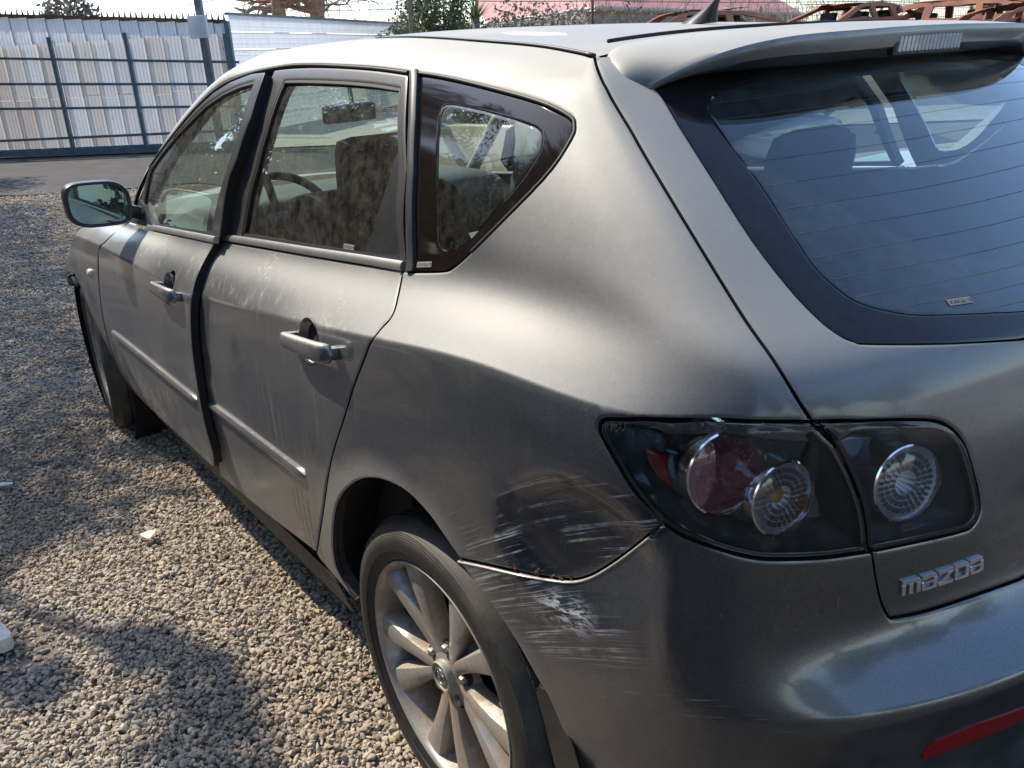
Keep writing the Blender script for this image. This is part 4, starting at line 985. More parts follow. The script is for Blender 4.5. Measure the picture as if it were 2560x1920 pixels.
SU_SC, SV_SC = .03, .014
def panel(name, outer, holes=(), mat=None, parent=None, gap=.0022, off=0.0, thick=.014, rnd=.0022, edge=.005, xf=None, step=.016, offs_fn=None, flank_in=True, dark=False):
    loops = []
    for k, lp in enumerate([outer] + list(holes)):
        lp = densify(lp, step); lp = inset(lp, gap if k == 0 else -gap); loops.append(lp)
    inn = [inset(lp, edge if k == 0 else -edge) for k, lp in enumerate(loops)]
    o = loops[0]; mn = o.min(0); mx = o.max(0)
    cand = _GUV[(_GUV[:, 0] > mn[0]) & (_GUV[:, 0] < mx[0]) & (_GUV[:, 1] > mn[1]) & (_GUV[:, 1] < mx[1])]
    m = inpoly(cand, inn[0])
    for h in inn[1:]: m &= ~inpoly(cand, h)
    cand = cand[m]
    allb = np.concatenate(inn + loops); sc = np.array([1.0, .45])
    keep = np.ones(len(cand), bool)
    for s0 in range(0, len(cand), 2000):
        d = np.linalg.norm((cand[s0:s0+2000, None]-allb[None])*sc, axis=2).min(1); keep[s0:s0+2000] = d > .22
    cand = cand[keep]
    V = []; E = []
    for lp in loops + inn:
        b0 = len(V); V += [tuple(p) for p in lp]; E += [(b0+i, b0+(i+1) % len(lp)) for i in range(len(lp))]
    nb = sum(len(l) for l in loops); V += [tuple(p) for p in cand]
    vv = [Vector((v[0]*SU_SC, v[1]*SV_SC)) for v in V]
    rv, re, rf, ov, oe, of = delaunay_2d_cdt(vv, E, [], 0, 1e-7)
    RV = np.array([(v.x/SU_SC, v.y/SV_SC) for v in rv])
    F = np.array([list(f) for f in rf if len(f) == 3])
    cen = RV[F].mean(1); m = inpoly(cen, loops[0])
    for h in loops[1:]: m &= ~inpoly(cen, h)
    F = F[m]
    isb = np.array([any(k < nb for k in src) for src in ov]); 
    P = SE(RV[:, 0], RV[:, 1]); Nn = SN(RV[:, 0], RV[:, 1])
    n0 = len(P)
    offv = np.full(n0, float(off)) if offs_fn is None else off + offs_fn(P)
    # outward tilt at borders
    Nt = Nn.copy(); flank_v = []; flank_n = []; flank_f = []
    idx_of = {}
    for i, src in enumerate(ov):
        for k in src:
            idx_of[k] = i
    b0 = 0
    for k, lp in enumerate(loops):
        n = len(lp); ids = [idx_of.get(b0+i, -1) for i in range(n)]
        Pl = SE(lp[:, 0], lp[:, 1]); Nl = SN(lp[:, 0], lp[:, 1]); Pi = SE(inn[k][:, 0], inn[k][:, 1])
        O = Pl - Pi; O /= np.linalg.norm(O, axis=1, keepdims=True) + 1e-12
        for i in range(n):
            if ids[i] >= 0:
                t = Nl[i] + .28*O[i]; Nt[ids[i]] = t/np.linalg.norm(t)
        ol = off if offs_fn is None else (off + offs_fn(Pl))[:, None]
        top = Pl + Nl*(ol - rnd); bot = Pl + Nl*(ol - thick)
        base = n0 + len(flank_v)
        flank_v += list(top) + list(bot); fn = O; flank_n += list(fn) + list(fn)
        for i in range(n):
            j = (i+1) % n; flank_f.append((base+i, base+j, base+n+j, base+n+i))
        b0 += n
    offv[isb] -= rnd
    P = P + Nn*offv[:, None]
    V3 = np.concatenate([P, np.array(flank_v)]); N3 = np.concatenate([Nt, np.array(flank_n)])
    faces = []
    for f in F:
        a, b, c = f; nn = np.cross(P[b]-P[a], P[c]-P[a])
        faces.append((a, b, c) if nn @ Nn[a] > 0 else (a, c, b))
    for f in flank_f:
        a, b, c, d = f; nn = np.cross(V3[b]-V3[a], V3[c]-V3[a])
        faces.append(f if nn @ N3[a] > 0 else f[::-1])
    if xf is not None:
        X = np.array(xf); V3 = V3 @ X[:3, :3].T + X[:3, 3]; N3 = N3 @ X[:3, :3].T
    o = mesh_obj(name, V3, faces, mat, parent, True, N3)
    if dark:
        o.data.materials.append(GAPB); nf = len(F)
        mi = [0]*nf + [1]*(len(faces)-nf); o.data.polygons.foreach_set('material_index', mi)
    return o
def panel2(*a, **k):
    """panel and its mirror image on the other side of the car"""
    o = panel(*a, **k); mirror_obj(o); return o
def ribbon(name, uv, w0, w1, mat, parent, off=0.0, h=.006, closed=False, xf=None, seg=3, taper=0):
    """a raised strip following a line on the surface, from -w0 to +w1 across it, with rounded section"""
    uv = np.array(densify(uv, .015, closed)); P = SE(uv[:, 0], uv[:, 1]); Nn = SN(uv[:, 0], uv[:, 1])
    T = np.gradient(P, axis=0) if not closed else np.roll(P, -1, 0)-np.roll(P, 1, 0)
    T /= np.linalg.norm(T, axis=1, keepdims=True)+1e-12; B = np.cross(Nn, T)
    prof = [(-w0, -.008), (-w0, h*.55), (-w0+.3*(w0+w1), h), (w1-.3*(w0+w1), h), (w1, h*.55), (w1, -.008)]
    n = len(P)
    if taper and not closed:
        dl = np.r_[0, np.cumsum(np.linalg.norm(np.diff(P, axis=0), axis=1))]; e = np.minimum(dl, dl[-1]-dl); k_ = (.25+.75*np.sqrt(np.clip(e/taper, 0, 1)))[:, None]
    else: k_ = 1.0
    rings = [P + B*a*k_ + Nn*(off+b*(k_ if b > 0 else 1)) for a, b in prof]; V = np.concatenate(rings); F = []
    m = n if closed else n-1
    for r in range(len(prof)-1):
        for i in range(m):
            j = (i+1) % n; F.append((r*n+i, r*n+j, (r+1)*n+j, (r+1)*n+i))
    if not closed:
        F.append(tuple(r*n for r in range(len(prof)))); F.append(tuple(r*n+n-1 for r in range(len(prof)))[::-1])
    if xf is not None:
        X = np.array(xf); V = V @ X[:3, :3].T + X[:3, 3]
    me = mesh_obj(name, V, F, mat, parent, True)
    bm = bmesh.new(); bm.from_mesh(me.data); bmesh.ops.recalc_face_normals(bm, faces=bm.faces); bm.to_mesh(me.data); bm.free()
    try: me.data.set_sharp_from_angle(angle=math.radians(50))
    except Exception: pass
    return me

# ------------------------------------------------------------------ the car
car = empty('hatchback_car', (0, 0, 0))
tag(car, 'dusty silver grey hatchback with scraped rear corner and ajar front door, closest to the camera', 'car')
DOOR_XF = Matrix.Translation((2.17, .86, 0)) @ Matrix.Rotation(math.radians(-1.3), 4, 'Z') @ Matrix.Translation((-2.17, -.86, 0))

# traced shut lines (pixels of the 2560 x 1920 photograph, thrown on the body surface)
fd_front = [(320,556),(284,585),(262,606),(248,621),(246,650),(249,727),(260,804),(274,862),(294,915),(312,957)]
fd_bottom = [(312,957),(350,996),(390,1036),(467,1108),(530,1168)]
fd_rear = [(534,1172),(531,1132),(512,1065),(491,959),(478,862),(475,775),(485,708),(510,650),(537,606)]
fd_top = [(535,605),(450,590),(371,574),(345,566),(320,556)]
rd_top = [(556,602),(660,620),(772,638),(900,659),(1006,674)]
rd_rear = [(1006,674),(1003,690),(995,729),(984,774),(970,800),(953,818),(926,854),(908,899),(881,970),(855,1055),(832,1126),(819,1188),(806,1282),(790,1382)]
rd_bottom = [(790,1382),(670,1290),(551,1191)]
rd_front = [(549,1188),(544,1152),(537,1079),(520,1007),(508,949),(499,862),(498,780),(506,708),(525,660),(549,608)]
gate_gap = [(1495,185),(1515,215),(1535,253),(1579,325),(1618,394),(1740,597),(1859,789),(1936,899),(1997,1000),(2030,1052)]
lamp_top = [(2032,1054),(1808,1050),(1609,1047),(1530,1048)]
lamp_front = [(1530,1048),(1508,1050),(1499,1062),(1502,1090),(1535,1149),(1584,1229),(1654,1308)]
lamp_bot = [(1654,1308),(1709,1343),(1783,1370),(1858,1391),(1932,1400),(2057,1396),(2156,1383),(2172,1380)]
lamp_mid = [(2172,1380),(2166,1298),(2141,1214),(2097,1124),(2060,1082),(2032,1054)]
lamp_in = [(2156,1052),(2281,1050),(2345,1054),(2385,1075),(2415,1114),(2435,1174),(2452,1249),(2450,1290),(2430,1320),(2400,1332),(2355,1343),(2256,1365),(2181,1380)]
bump_seam = [(1654,1312),(1581,1372),(1512,1420),(1466,1443),(1421,1450),(1352,1442),(1283,1428),(1214,1412),(1147,1398)]
arch_q = [(1147,1398),(1113,1349),(1069,1287),(1015,1232),(962,1204),(917,1198),(881,1212),(850,1246),(836,1290),(832,1349),(836,1400),(849,1441),(889,1504)]
bump_arch = [(1147,1402),(1223,1502),(1289,1601),(1345,1699),(1372,1745),(1400,1810),(1422,1860),(1440,1920)]
gate_low = [(2181,1384),(2192,1457),(2206,1513),(2225,1547)]
gate_bot = [(2225,1547),(2311,1530),(2423,1494),(2550,1449)]
qwin = [(1034,679),(1108,677),(1134,666),(1176,629),(1240,565),(1367,433),(1427,344),(1434,312),(1423,289),(1346,252),(1197,211),(1100,189),(1024,178)]
side_edge = [(1017,177),(940,167),(857,161),(780,158),(730,159),(700,163),(662,170),(625,179),(571,200),(529,227),(481,273),(436,327),(399,375),(372,414)]
WIN_X = side_edge
def crv(pts, sub=4):
    """smooth pixel polyline (Catmull-Rom through the points)"""
    P = np.array(pts, float); n = len(P); out = []
    for i in range(n - 1):
        p0 = P[max(i-1, 0)]; p1 = P[i]; p2 = P[i+1]; p3 = P[min(i+2, n-1)]
        for k in range(sub):
            t = k/sub
            out.append(.5*((2*p1)+(-p0+p2)*t+(2*p0-5*p1+4*p2-p3)*t*t+(-p0+3*p1-3*p2+p3)*t**3))
    out.append(P[-1]); return [tuple(p) for p in out]
u_gap = PXL(crv(gate_gap)); u_lt = PXL(lamp_top); u_lf = PXL(crv(lamp_front)); u_lb = PXL(crv(lamp_bot)); u_lm = PXL(crv(lamp_mid)); u_li = PXL(crv(lamp_in))
u_seam = PXL(crv(bump_seam)); u_arch = PXL(crv(arch_q)); u_qw = PXL(crv(qwin)); u_se = PXL(crv(side_edge, 3)); u_rdr = PXL(crv(rd_rear))
TOPV = NTT - 1.02
u_gap = [(95.8, TOPV), (96.3, TOPV-3.5), (96.8, TOPV-7.0)] + [p for p in u_gap if p[1] < TOPV-9]
gu, gv = u_gap[0]
side = [(20.3, 9*TU+1.0)] + u_se[::-1] + u_qw[::-1] + u_rdr[1:] + [PX(800,1400), PX(889,1504)] + u_arch[::-1][1:] + u_seam[::-1][1:] + u_lf[::-1] + u_lt[::-1][1:] + u_gap[::-1][1:]
side += [(gu - 1.5, TOPV)] + [(u, TOPV) for u in np.arange(gu - 3, 22, -2.0)] + [(21, TOPV), (20.2, TOPV - 2), (20.1, 11.5*TU)]
side = [tuple(map(float, p)) for p in side]
body_side = panel('body_side', side, (), PAINT, car, gap=.0026, dark=True)
body_side_r = mirror_obj(body_side)

# --- inner trim of the pillars and roof rails, dark shell under the outer skin
LINER = simple('pale_headliner', (.36, .35, .31), .9, noise_amt=.1, nscale=40)
upper = [(20.3, 9*TU+1.0)] + u_se[::-1] + u_qw[::-1] + [(gu+8, 9*TU-3), (gu+8, 9*TU+4)] + u_gap[::-1][8:]
upper += [(gu - 1.5, TOPV)] + [(u, TOPV) for u in np.arange(gu - 3, 22, -3.0)] + [(21, TOPV), (20.2, TOPV - 2), (20.1, 11.5*TU)]
ptrim = panel2('pillar_trim', [tuple(map(float, p)) for p in upper], (), LINER, car, gap=.003, off=-.034, thick=.002, step=.03)
def shell_faces(test):
    V = (G - GN*.016).reshape(-1, 3); F = []
    for i in range(NS-1):
        for j in range(NTT-1):
            if test(i+.5, j+.5): F.append((i*NTT+j, (i+1)*NTT+j, (i+1)*NTT+j+1, i*NTT+j+1))
    used = sorted({k for f in F for k in f}); mp = {k: n for n, k in enumerate(used)}
    return V[used], [tuple(mp[k] for k in f) for f in F]

# --- doors
u_fdp = PXL(crv(fd_front), DOOR_XF) + PXL(crv(fd_bottom), DOOR_XF)[1:] + PXL(crv(fd_rear), DOOR_XF)[1:] + PXL(crv(fd_top), DOOR_XF)[1:]
u_rdp = PXL(crv(rd_top))[:-1] + u_rdr + PXL(crv(rd_bottom))[1:] + PXL(crv(rd_front))[1:-1]
def circle_uv(cuv, r, n=20, sx=1.0, rot=0.0):
    cuv = np.array(cuv); e = .25
    Pu = (SE(cuv[0]+e, cuv[1])-SE(cuv[0]-e, cuv[1]))/(2*e); Pv = (SE(cuv[0], cuv[1]+e)-SE(cuv[0], cuv[1]-e))/(2*e)
    A = np.stack([Pu, Pv], 1); out = []
    fx = -Pu/np.linalg.norm(Pu); N_ = SN(*cuv); fz = np.cross(N_, fx) ; fz *= np.sign(fz[2])
    for k in range(n):
        a = 2*math.pi*k/n; dx = r*sx*math.cos(a); dz = r*math.sin(a)
        D = fx*(dx*math.cos(rot)-dz*math.sin(rot)) + fz*(dx*math.sin(rot)+dz*math.cos(rot))
        out.append(tuple(cuv + np.linalg.lstsq(A, D, rcond=None)[0]))
    return out
h_r = PX(770, 852); h_f = PX(419, 722, DOOR_XF)
front_door = panel('front_door', u_fdp, [circle_uv(h_f, .042)], PAINT, car, gap=.002, thick=.022, xf=DOOR_XF, dark=True)
rear_door = panel('rear_door', u_rdp, [circle_uv(h_r, .044)], PAINT, car, gap=.0026, thick=.02, dark=True)
fd_r = panel('front_door', u_fdp, (), PAINT, car, gap=.002, step=.03); fdr = mirror_obj(fd_r, name='front_door'); bpy.data.objects.remove(fd_r)
rdr = mirror_obj(panel('tmp', u_rdp, (), PAINT, car, gap=.002, step=.03), name='rear_door'); bpy.data.objects.remove(bpy.data.objects['tmp'])

ff_out = [(374,418),(401,378),(438,331),(483,277),(531,231),(573,204),(626,183),(660,179),(625,291),(590,395),(571,441),(556,520),(546,596),(450,577),(371,562),(352,556),(350,520),(358,470)]
ff_hole = [(634,201),(595,212),(556,230),(511,261),(469,303),(430,345),(399,384),(375,420),(363,470),(357,514),(360,540),(381,563),(450,574),(523,586),(534,540),(559,441),(583,370),(601,306)]
rf_out = [(686,175),(751,169),(857,170),(940,176),(1017,187),(1015,420),(1012,657),(908,639),(772,618),(566,586),(575,540),(600,440),(640,310),(668,215)]
rf_hole = [(709,200),(780,199),(857,202),(930,208),(998,219),(998,400),(999,648),(908,638),(772,617),(604,588),(615,522),(640,415),(662,331),(696,228)]
rf_glass = [(709,200),(780,199),(857,202),(930,208),(998,219),(995,345),(985,385),(955,480),(908,638),(772,617),(604,588),(615,522),(640,415),(662,331),(696,228)]
rf_tri = [(992,366),(998,370),(999,400),(1000,649),(907,639),(955,482)]
U_ff_out = PXL(ff_out, DOOR_XF); U_ff_hole = PXL(ff_hole, DOOR_XF); U_rf_out = PXL(rf_out); U_rf_hole = PXL(rf_hole)
panel('window_frame', U_ff_out, [U_ff_hole], TRIMG, front_door, gap=.001, off=-.001, thick=.03, xf=DOOR_XF, dark=True)
f = panel('tmp', U_ff_out, [U_ff_hole], TRIM, fdr, gap=.001, off=-.001, thick=.03, step=.03); mirror_obj(f, name='window_frame'); bpy.data.objects.remove(f)
panel('window_glass', U_ff_hole, (), GLASS_S, front_door, gap=-.006, off=-.010, thick=.003, rnd=0, xf=DOOR_XF)
panel('window_seal', inset(densify(U_ff_hole, .02), -.002).tolist(), [inset(densify(U_ff_hole, .02), .006).tolist()], RUBBER, front_door, gap=.0002, off=-.004, thick=.006, xf=DOOR_XF, edge=.001, rnd=.0005)
panel('window_frame', U_rf_out, [U_rf_hole], TRIMG, rear_door, gap=.001, off=0, thick=.03, dark=True)
f = panel('tmp', U_rf_out, [U_rf_hole], TRIM, rdr, gap=.001, off=0, thick=.03, step=.03); mirror_obj(f, name='window_frame'); bpy.data.objects.remove(f)
panel('window_seal', inset(densify(U_rf_hole, .02), -.002).tolist(), [inset(densify(U_rf_hole, .02), .006).tolist()], RUBBER, rear_door, gap=.0002, off=-.003, thick=.006, edge=.001, rnd=.0005)
panel('window_glass', PXL(rf_glass), (), GLASS_S, rear_door, gap=-.005, off=-.010, thick=.003, rnd=0)
panel('corner_trim', PXL(rf_tri), (), TRIM, rear_door, gap=.001, off=-.003, thick=.01)
# clear right-hand glass
GLASS_FAR = glass_material('far_side_glass', (.72, .80, .74), .05)
for U_, par in ((U_ff_hole, fdr), (U_rf_hole, rdr)):
    f = panel('tmp', U_, (), GLASS_FAR, par, gap=-.005, off=-.010, thick=.003, rnd=0, step=.03); mirror_obj(f, name='window_glass'); bpy.data.objects.remove(f)

ribbon('belt_strip', PXL([(563,594),(660,609),(772,628),(908,649),(1009,666)]), .0085, .0085, BELTM, rear_door, 0, .007)
ribbon('belt_strip', PXL([(372,567),(450,582),(540,600)], DOOR_XF), .0085, .0085, BELTM, front_door, 0, .007, xf=DOOR_XF)
ribbon('side_moulding', PXL(crv([(523,1008),(600,1066),(690,1135),(764,1191)])), .0115, .0115, PAINT, rear_door, 0, .010, taper=.03)
ribbon('side_moulding', PXL(crv([(281,830),(350,885),(420,943),(492,1002)]), DOOR_XF), .0115, .0115, PAINT, front_door, 0, .010, xf=DOOR_XF, taper=.03)

def frame_at(uv, xf=None, along=None):
    """right-handed frame: X forward along the surface, Z up along it, Y outward"""
    P = SE(*uv); N_ = SN(*uv); e = .3
    Pu = SE(uv[0]-e, uv[1]) - SE(uv[0]+e, uv[1]); X = Pu - N_*(Pu@N_); X /= np.linalg.norm(X)
    if along is not None:
        X = np.array(along) - N_*(np.array(along)@N_); X /= np.linalg.norm(X)
    Z = np.cross(X, N_)
    M = Matrix(((X[0], N_[0], Z[0], P[0]), (X[1], N_[1], Z[1], P[1]), (X[2], N_[2], Z[2], P[2]), (0, 0, 0, 1)))
    return (xf @ M) if xf is not None else M
def handle(uv, parent, xf, lock, along):
    M = frame_at(uv, xf, along)
    # dished cup behind the grip
    bm = bmesh.new()
    rings = add_lathe(bm, [(.0455, -.001), (.0435, -.004), (.039, -.013), (.029, -.021), (.015, -.025), (.001, -.026)], 32)
    bmesh.ops.recalc_face_normals(bm, faces=bm.faces)
    o = bm_obj('handle_cup', bm, PAINT, parent, smooth=True); o.matrix_world = M
    # grip: lofted bar bowed away from the door
    bm = bmesh.new(); n = 22; secs = []
    L = .112
    for i in range(n+1):
        t = i/n; x = L*(1-2*t) - .034
        e = min(1, (1-abs(2*t-1)**(14 if t > .5 else 8))*1.04)
        hh = (.0135 + .0060*t) * (e**.5 if e > 0 else 0) + .0008
        out = .030 - .014*abs(2*t-1)**5
        d = .0095*(e**.5) + .0006
        ring = []
        for k in range(14):
            a = 2*math.pi*k/14; ca, sa = math.cos(a), math.sin(a)
            ring.append(bm.verts.new((x, out + d*math.copysign(abs(ca)**.7, ca), hh*math.copysign(abs(sa)**.75, sa) - .002)))
        secs.append(ring)
    for i in range(n):
        for k in range(14): bm.faces.new((secs[i][k], secs[i][(k+1) % 14], secs[i+1][(k+1) % 14], secs[i+1][k]))
    bm.faces.new(secs[0][::-1]); bm.faces.new(secs[-1])
    for sx, sw in ((.060, .018), (-.128, .026)):
        add_box(bm, (sx, .011, -.002), (sw, .030, .024), bevel=.005)
    bmesh.ops.recalc_face_normals(bm, faces=bm.faces)
    o = bm_obj('door_handle', bm, PAINT, parent, smooth=True, angle=40); o.matrix_world = M
    bm = bmesh.new(); add_box(bm, (-.074, .0285, -.002), (.0010, .0190, .0315)); o = bm_obj('handle_joint', bm, GAPB, parent); o.matrix_world = M
    if lock:
        bm = bmesh.new(); add_lathe(bm, [(.0055, .030), (.0055, .0345), (.001, .0350)], 16); bmesh.ops.recalc_face_normals(bm, faces=bm.faces)
        o = bm_obj('key_lock', bm, TRIM, parent, smooth=True, angle=40); o.matrix_world = M @ Matrix.Translation((-.098, .0, 0))
# grip centre sits slightly rearward of the cup
handle(h_r, rear_door, None, False, SE(*PX(712, 833)) - SE(*PX(846, 884)))
handle(h_f, front_door, DOOR_XF, True, SE(*PX(392, 712, DOOR_XF)) - SE(*PX(446, 742, DOOR_XF)))

# --- quarter window
qg_frit = [(1043,184),(1100,192),(1197,213),(1346,254),(1421,291),(1431,313),(1424,343),(1365,431),(1238,563),(1174,627),(1132,664),(1107,676),(1034,677),(1036,430)]
qg_clear = [(e[0]/2.3532+560, e[1]/2.3532+140) for e in [(1300,283),(1345,282),(1520,318),(1690,366),(1820,412),(1852,440),(1860,470),(1848,540),(1790,640),(1600,880),(1400,1110),(1350,1138),(1290,1148),(1258,1132),(1246,1100),(1240,900),(1240,600),(1256,350),(1272,300)]]
U_qf = PXL(qg_frit); U_qc = PXL(qg_clear)
qwin_obj = panel('quarter_window', U_qf, [U_qc], FRIT, car, gap=.0005, off=-.004, thick=.005, rnd=.001); 
panel('clear_glass', U_qc, (), GLASS_Q, qwin_obj, gap=0, off=-.0042, thick=.004, rnd=0)
qr = mirror_obj(qwin_obj); f = panel('tmp', U_qc, (), GLASS_FAR, qr, gap=0, off=-.0042, thick=.004, rnd=0); mirror_obj(f, name='clear_glass'); bpy.data.objects.remove(f)
ribbon('pillar_strip', PXL([(1035,182),(1033,300),(1029,430),(1026,560),(1025,680)]), .010, .010, TRIMG, car, -.002, .009)
ribbon('window_head_seal', PXL([(a, b+3) for a, b in crv(side_edge[::-1], 3)] ), .0035, .0035, RUBBER, car, -.004, .005)
ribbon('quarter_seal', PXL(crv(qwin[3:])), .003, .003, RUBBER, car, -.003, .0035)

# --- front wing, torn where the bumper is missing
wing = [(318,553),(284,583),(260,604),(246,620),(244,650),(247,727),(258,804),(272,862),(292,915),(309,955),(302,939),(282,899),(257,845),(237,805),(218,761),(204,724),(192,696),(184,684),(172,680),(163,688),(157,697),(156,690),(165,655),(173,630),(181,603),(190,583),(200,572),(240,560),(280,551)]
front_wing = panel('front_wing', PXL(wing), (), PAINT, car, gap=.001, thick=.01)
rep = frame_at(PX(226, 682))
bm = bmesh.new(); add_lathe(bm, [(.016, 0), (.016, .004), (.013, .009), (.006, .012), (.001, .0125)], 20)
bmesh.ops.scale(bm, vec=(1.5, 1, 1), verts=bm.verts); bmesh.ops.recalc_face_normals(bm, faces=bm.faces)
o = bm_obj('side_repeater', bm, simple('white_repeater_lens', (.62, .60, .52), .2, coat=.6), front_wing, smooth=True); o.matrix_world = rep
bm = bmesh.new(); rp = DOOR_XF.inverted()
tear = PXL([(157,697),(170,690),(190,696)])
for i in range(9):
    p = Vector(SE(*PX(160+i*4, 692))); add_box(bm, p + Vector((0, -.02, -.015 - random.random()*.02)), (.02, .02, .03+random.random()*.03), Matrix.Rotation(random.random()*2, 3, 'Y'))
bm_obj('torn_liner', bm, TRIM, front_wing)

# --- sill
def strip_between(name, la, lb, mat, parent, offa=0, offb=0, n=40, xf=None):
    la = np.array(la); lb = np.array(lb)
    def res(a): 
        P = SE(a[:, 0], a[:, 1]); d = np.r_[0, np.cumsum(np.linalg.norm(np.diff(P, axis=0), axis=1))]; t = np.linspace(0, d[-1], n)
        return np.stack([np.interp(t, d, a[:, 0]), np.interp(t, d, a[:, 1])], 1)
    A, B = res(la), res(lb); PA = SE(A[:, 0], A[:, 1]) + SN(A[:, 0], A[:, 1])*offa; PB = SE(B[:, 0], B[:, 1]) + SN(B[:, 0], B[:, 1])*offb
    V = []; m = 6
    for k in range(m): V += list(PA + (PB-PA)*k/(m-1))
    F = [(k*n+i, k*n+i+1, (k+1)*n+i+1, (k+1)*n+i) for k in range(m-1) for i in range(n-1)]
    return mesh_obj(name, V, F, mat, parent)
SILL = simple('road_dirt_on_sill', (.085, .075, .062), .7, noise_amt=.5, nscale=18)
strip_between('sill', [(22, 1.2*TU)] + [(u, 1.15*TU) for u in range(25, 53, 3)] + [(53.5, 1.2*TU)], [(22, 0.02)] + [(u, .02) for u in range(25, 53, 3)] + [(53.5, .02)], SILL, car, -.008, -.004)

# --- tailgate
lowg = PXL(crv(gate_low)); botg = PXL(crv(gate_bot)); CU = (NS-1)/2
botv = botg[-1][1]
gate_l = u_gap + [PX(2034,1054)] + PXL([(2100,1052),(2156,1052)]) + u_li[1:] + lowg[1:] + botg[1:] + [(CU-6, botv), (CU, botv)]
gate_top = [(gu, TOPV), (gu+3, TOPV)] + [(u, TOPV) for u in np.arange(gu+6, CU, 4)]
gate_half = [tuple(map(float, p)) for p in gate_top[::-1] + gate_l]
gl_out = crv([(1640,222),(1658,240),(1706,321),(1787,449),(1883,598),(1979,722),(2051,797),(2104,837),(2140,852),(2171,857),(2362,857),(2558,847)], 3)
gl_in = crv([(1835,217),(1806,222),(1786,238),(1774,262),(1778,280),(1787,294),(1835,364),(1907,460),(2003,608),(2051,674),(2123,736),(2170,758),(2219,771),(2315,783),(2558,774)], 3)
U_go = PXL(gl_out); U_gi = PXL(gl_in)
topg = 13*TU - 2; topi = U_gi[0][1] + .5
go_half = [(CU, topg), (CU-10, topg), (CU-20, topg)] + [(U_go[0][0]+2, topg-1)] + U_go + [(CU-6, U_go[-1][1]), (CU, U_go[-1][1])]
gi_half = [(CU, topi+3), (CU-12, topi+2)] + U_gi + [(CU-6, U_gi[-1][1]), (CU, U_gi[-1][1])]
def full(h):
    h = [tuple(map(float, p)) for p in h]; m = [(NS-1-u, v) for u, v in h][::-1]
    return h + m[1:-1] if abs(h[0][0]-CU) < 1e-6 and abs(h[-1][0]-CU) < 1e-6 else h + m
GATE = full([(CU, TOPV)] + gate_half); GO = full(go_half); GI = full(gi_half)
tailgate = panel('tailgate', GATE, [GO], PAINT, car, gap=.0022, thick=.02, dark=True)
rear_window = panel('rear_window', GO, [GI], FRITR, tailgate, gap=.0015, off=-.003, thick=.004, rnd=.001)
panel('clear_glass', GI, (), GLASS_R, rear_window, gap=0, off=-.0035, thick=.004, rnd=0)
def flat_line(uv, w, off):
    uv = np.array(densify(uv, .02, False)); P = SE(uv[:, 0], uv[:, 1]); Nn = SN(uv[:, 0], uv[:, 1]); T = np.gradient(P, axis=0); T /= np.linalg.norm(T, axis=1, keepdims=True)
    B = np.cross(Nn, T); n = len(P); V = np.concatenate([P+B*w/2+Nn*off, P-B*w/2+Nn*off]); return V, [(i, i+1, n+i+1, n+i) for i in range(n-1)]
HEAT = simple('heater_wire_brown', (.12, .115, .115), .6)
gi = np.array(GI); vlo = U_gi[-1][1]; vhi = topi + 1
for k in range(13):
    v = vlo + (vhi - vlo)*(k+.6)/13.3
    xs = []
    for i in range(len(gi)):
        a = gi[i]; b = gi[(i+1) % len(gi)]
        if (a[1] > v) != (b[1] > v): xs.append(a[0]+(b[0]-a[0])*(v-a[1])/(b[1]-a[1]))
    if len(xs) >= 2:
        V, F = flat_line([(min(xs)+.3, v), (CU, v), (max(xs)-.3, v)], .0006, -.0028)
        mesh_obj('heater_line', V, F, HEAT, rear_window)

# --- spoiler over the rear window
def plan_x(y):
    a = min(abs(y), .60)/.60
    return -.364 + .022*a*a + .11*a**7
def on_plan(px_, py_, f=plan_x):
    d = px_ray(px_, py_); best = None
    for k in range(1200):
        p = CAM_POS + d*(.6 + k*.0025); e = p.x - f(p.y)
        if best is not None and (e > 0) != (best > 0): return p
        best = e
    return p
def resample(P, n):
    P = np.array(P, float); d = np.r_[0, np.cumsum(np.linalg.norm(np.diff(P, axis=0), axis=1))]; t = np.linspace(0, d[-1], n)
    return np.stack([np.interp(t, d, P[:, k]) for k in range(3)], 1)
def smoothP(P, it=6):
    P = np.array(P, float)
    for _ in range(it): P[1:-1] = .25*P[:-2]+.5*P[1:-1]+.25*P[2:]
    return P
def sym(P):
    P = np.array(P); R = P[:-1][::-1].copy(); R[:, 1] *= -1; return np.concatenate([P, R])
Bp = crv([(1549,257),(1570,245),(1600,228),(1655,196),(1740,155),(1858,115),(1994,88),(2160,73)], 3)
B_ = [tuple(on_plan(*p)) for p in Bp]
zc = B_[-1][2] + .002; yl = B_[-1][1]
B_ += [(plan_x(y), y, B_[-1][2] + .002*(1-(y/yl)**2)) for y in np.arange(math.floor(yl*20)/20 - .03, .02, -.05)] + [(plan_x(0), 0, zc)]
A_ = [(-.240,.594,1.349),(-.215,.594,1.383),(-.188,.580,1.411),(-.165,.54,1.422),(-.145,.46,1.427),(-.125,.33,1.433),(-.112,.17,1.438),(-.108,0,1.440)]
NW = 70
Aa = smoothP(sym(resample(A_, NW))); Bb = smoothP(sym(resample(B_, NW)), 3)
a_in = np.abs(Bb[:, 1])/.6
lip = .004 + .026*np.clip(1-a_in**4, 0, 1)
Cc = Bb + np.stack([.004+0*lip, 0*lip, -lip], 1)
Dd = Cc.copy(); Dd[:, 0] += .030*np.clip(1.02-a_in**6, 0, 1); Dd[:, 2] -= .012*np.clip(1-a_in**4, 0, 1)
Ee = Dd.copy(); Ee[:, 0] += .075*np.clip(1.0-a_in**6, 0, 1); Ee[:, 1] *= .985; Ee[:, 2] -= .012*np.clip(1-a_in**4, 0, 1)
Ff = Aa.copy(); Ff[:, 2] -= .03; Ff[:, 1] *= .97
rows = []
top = 12
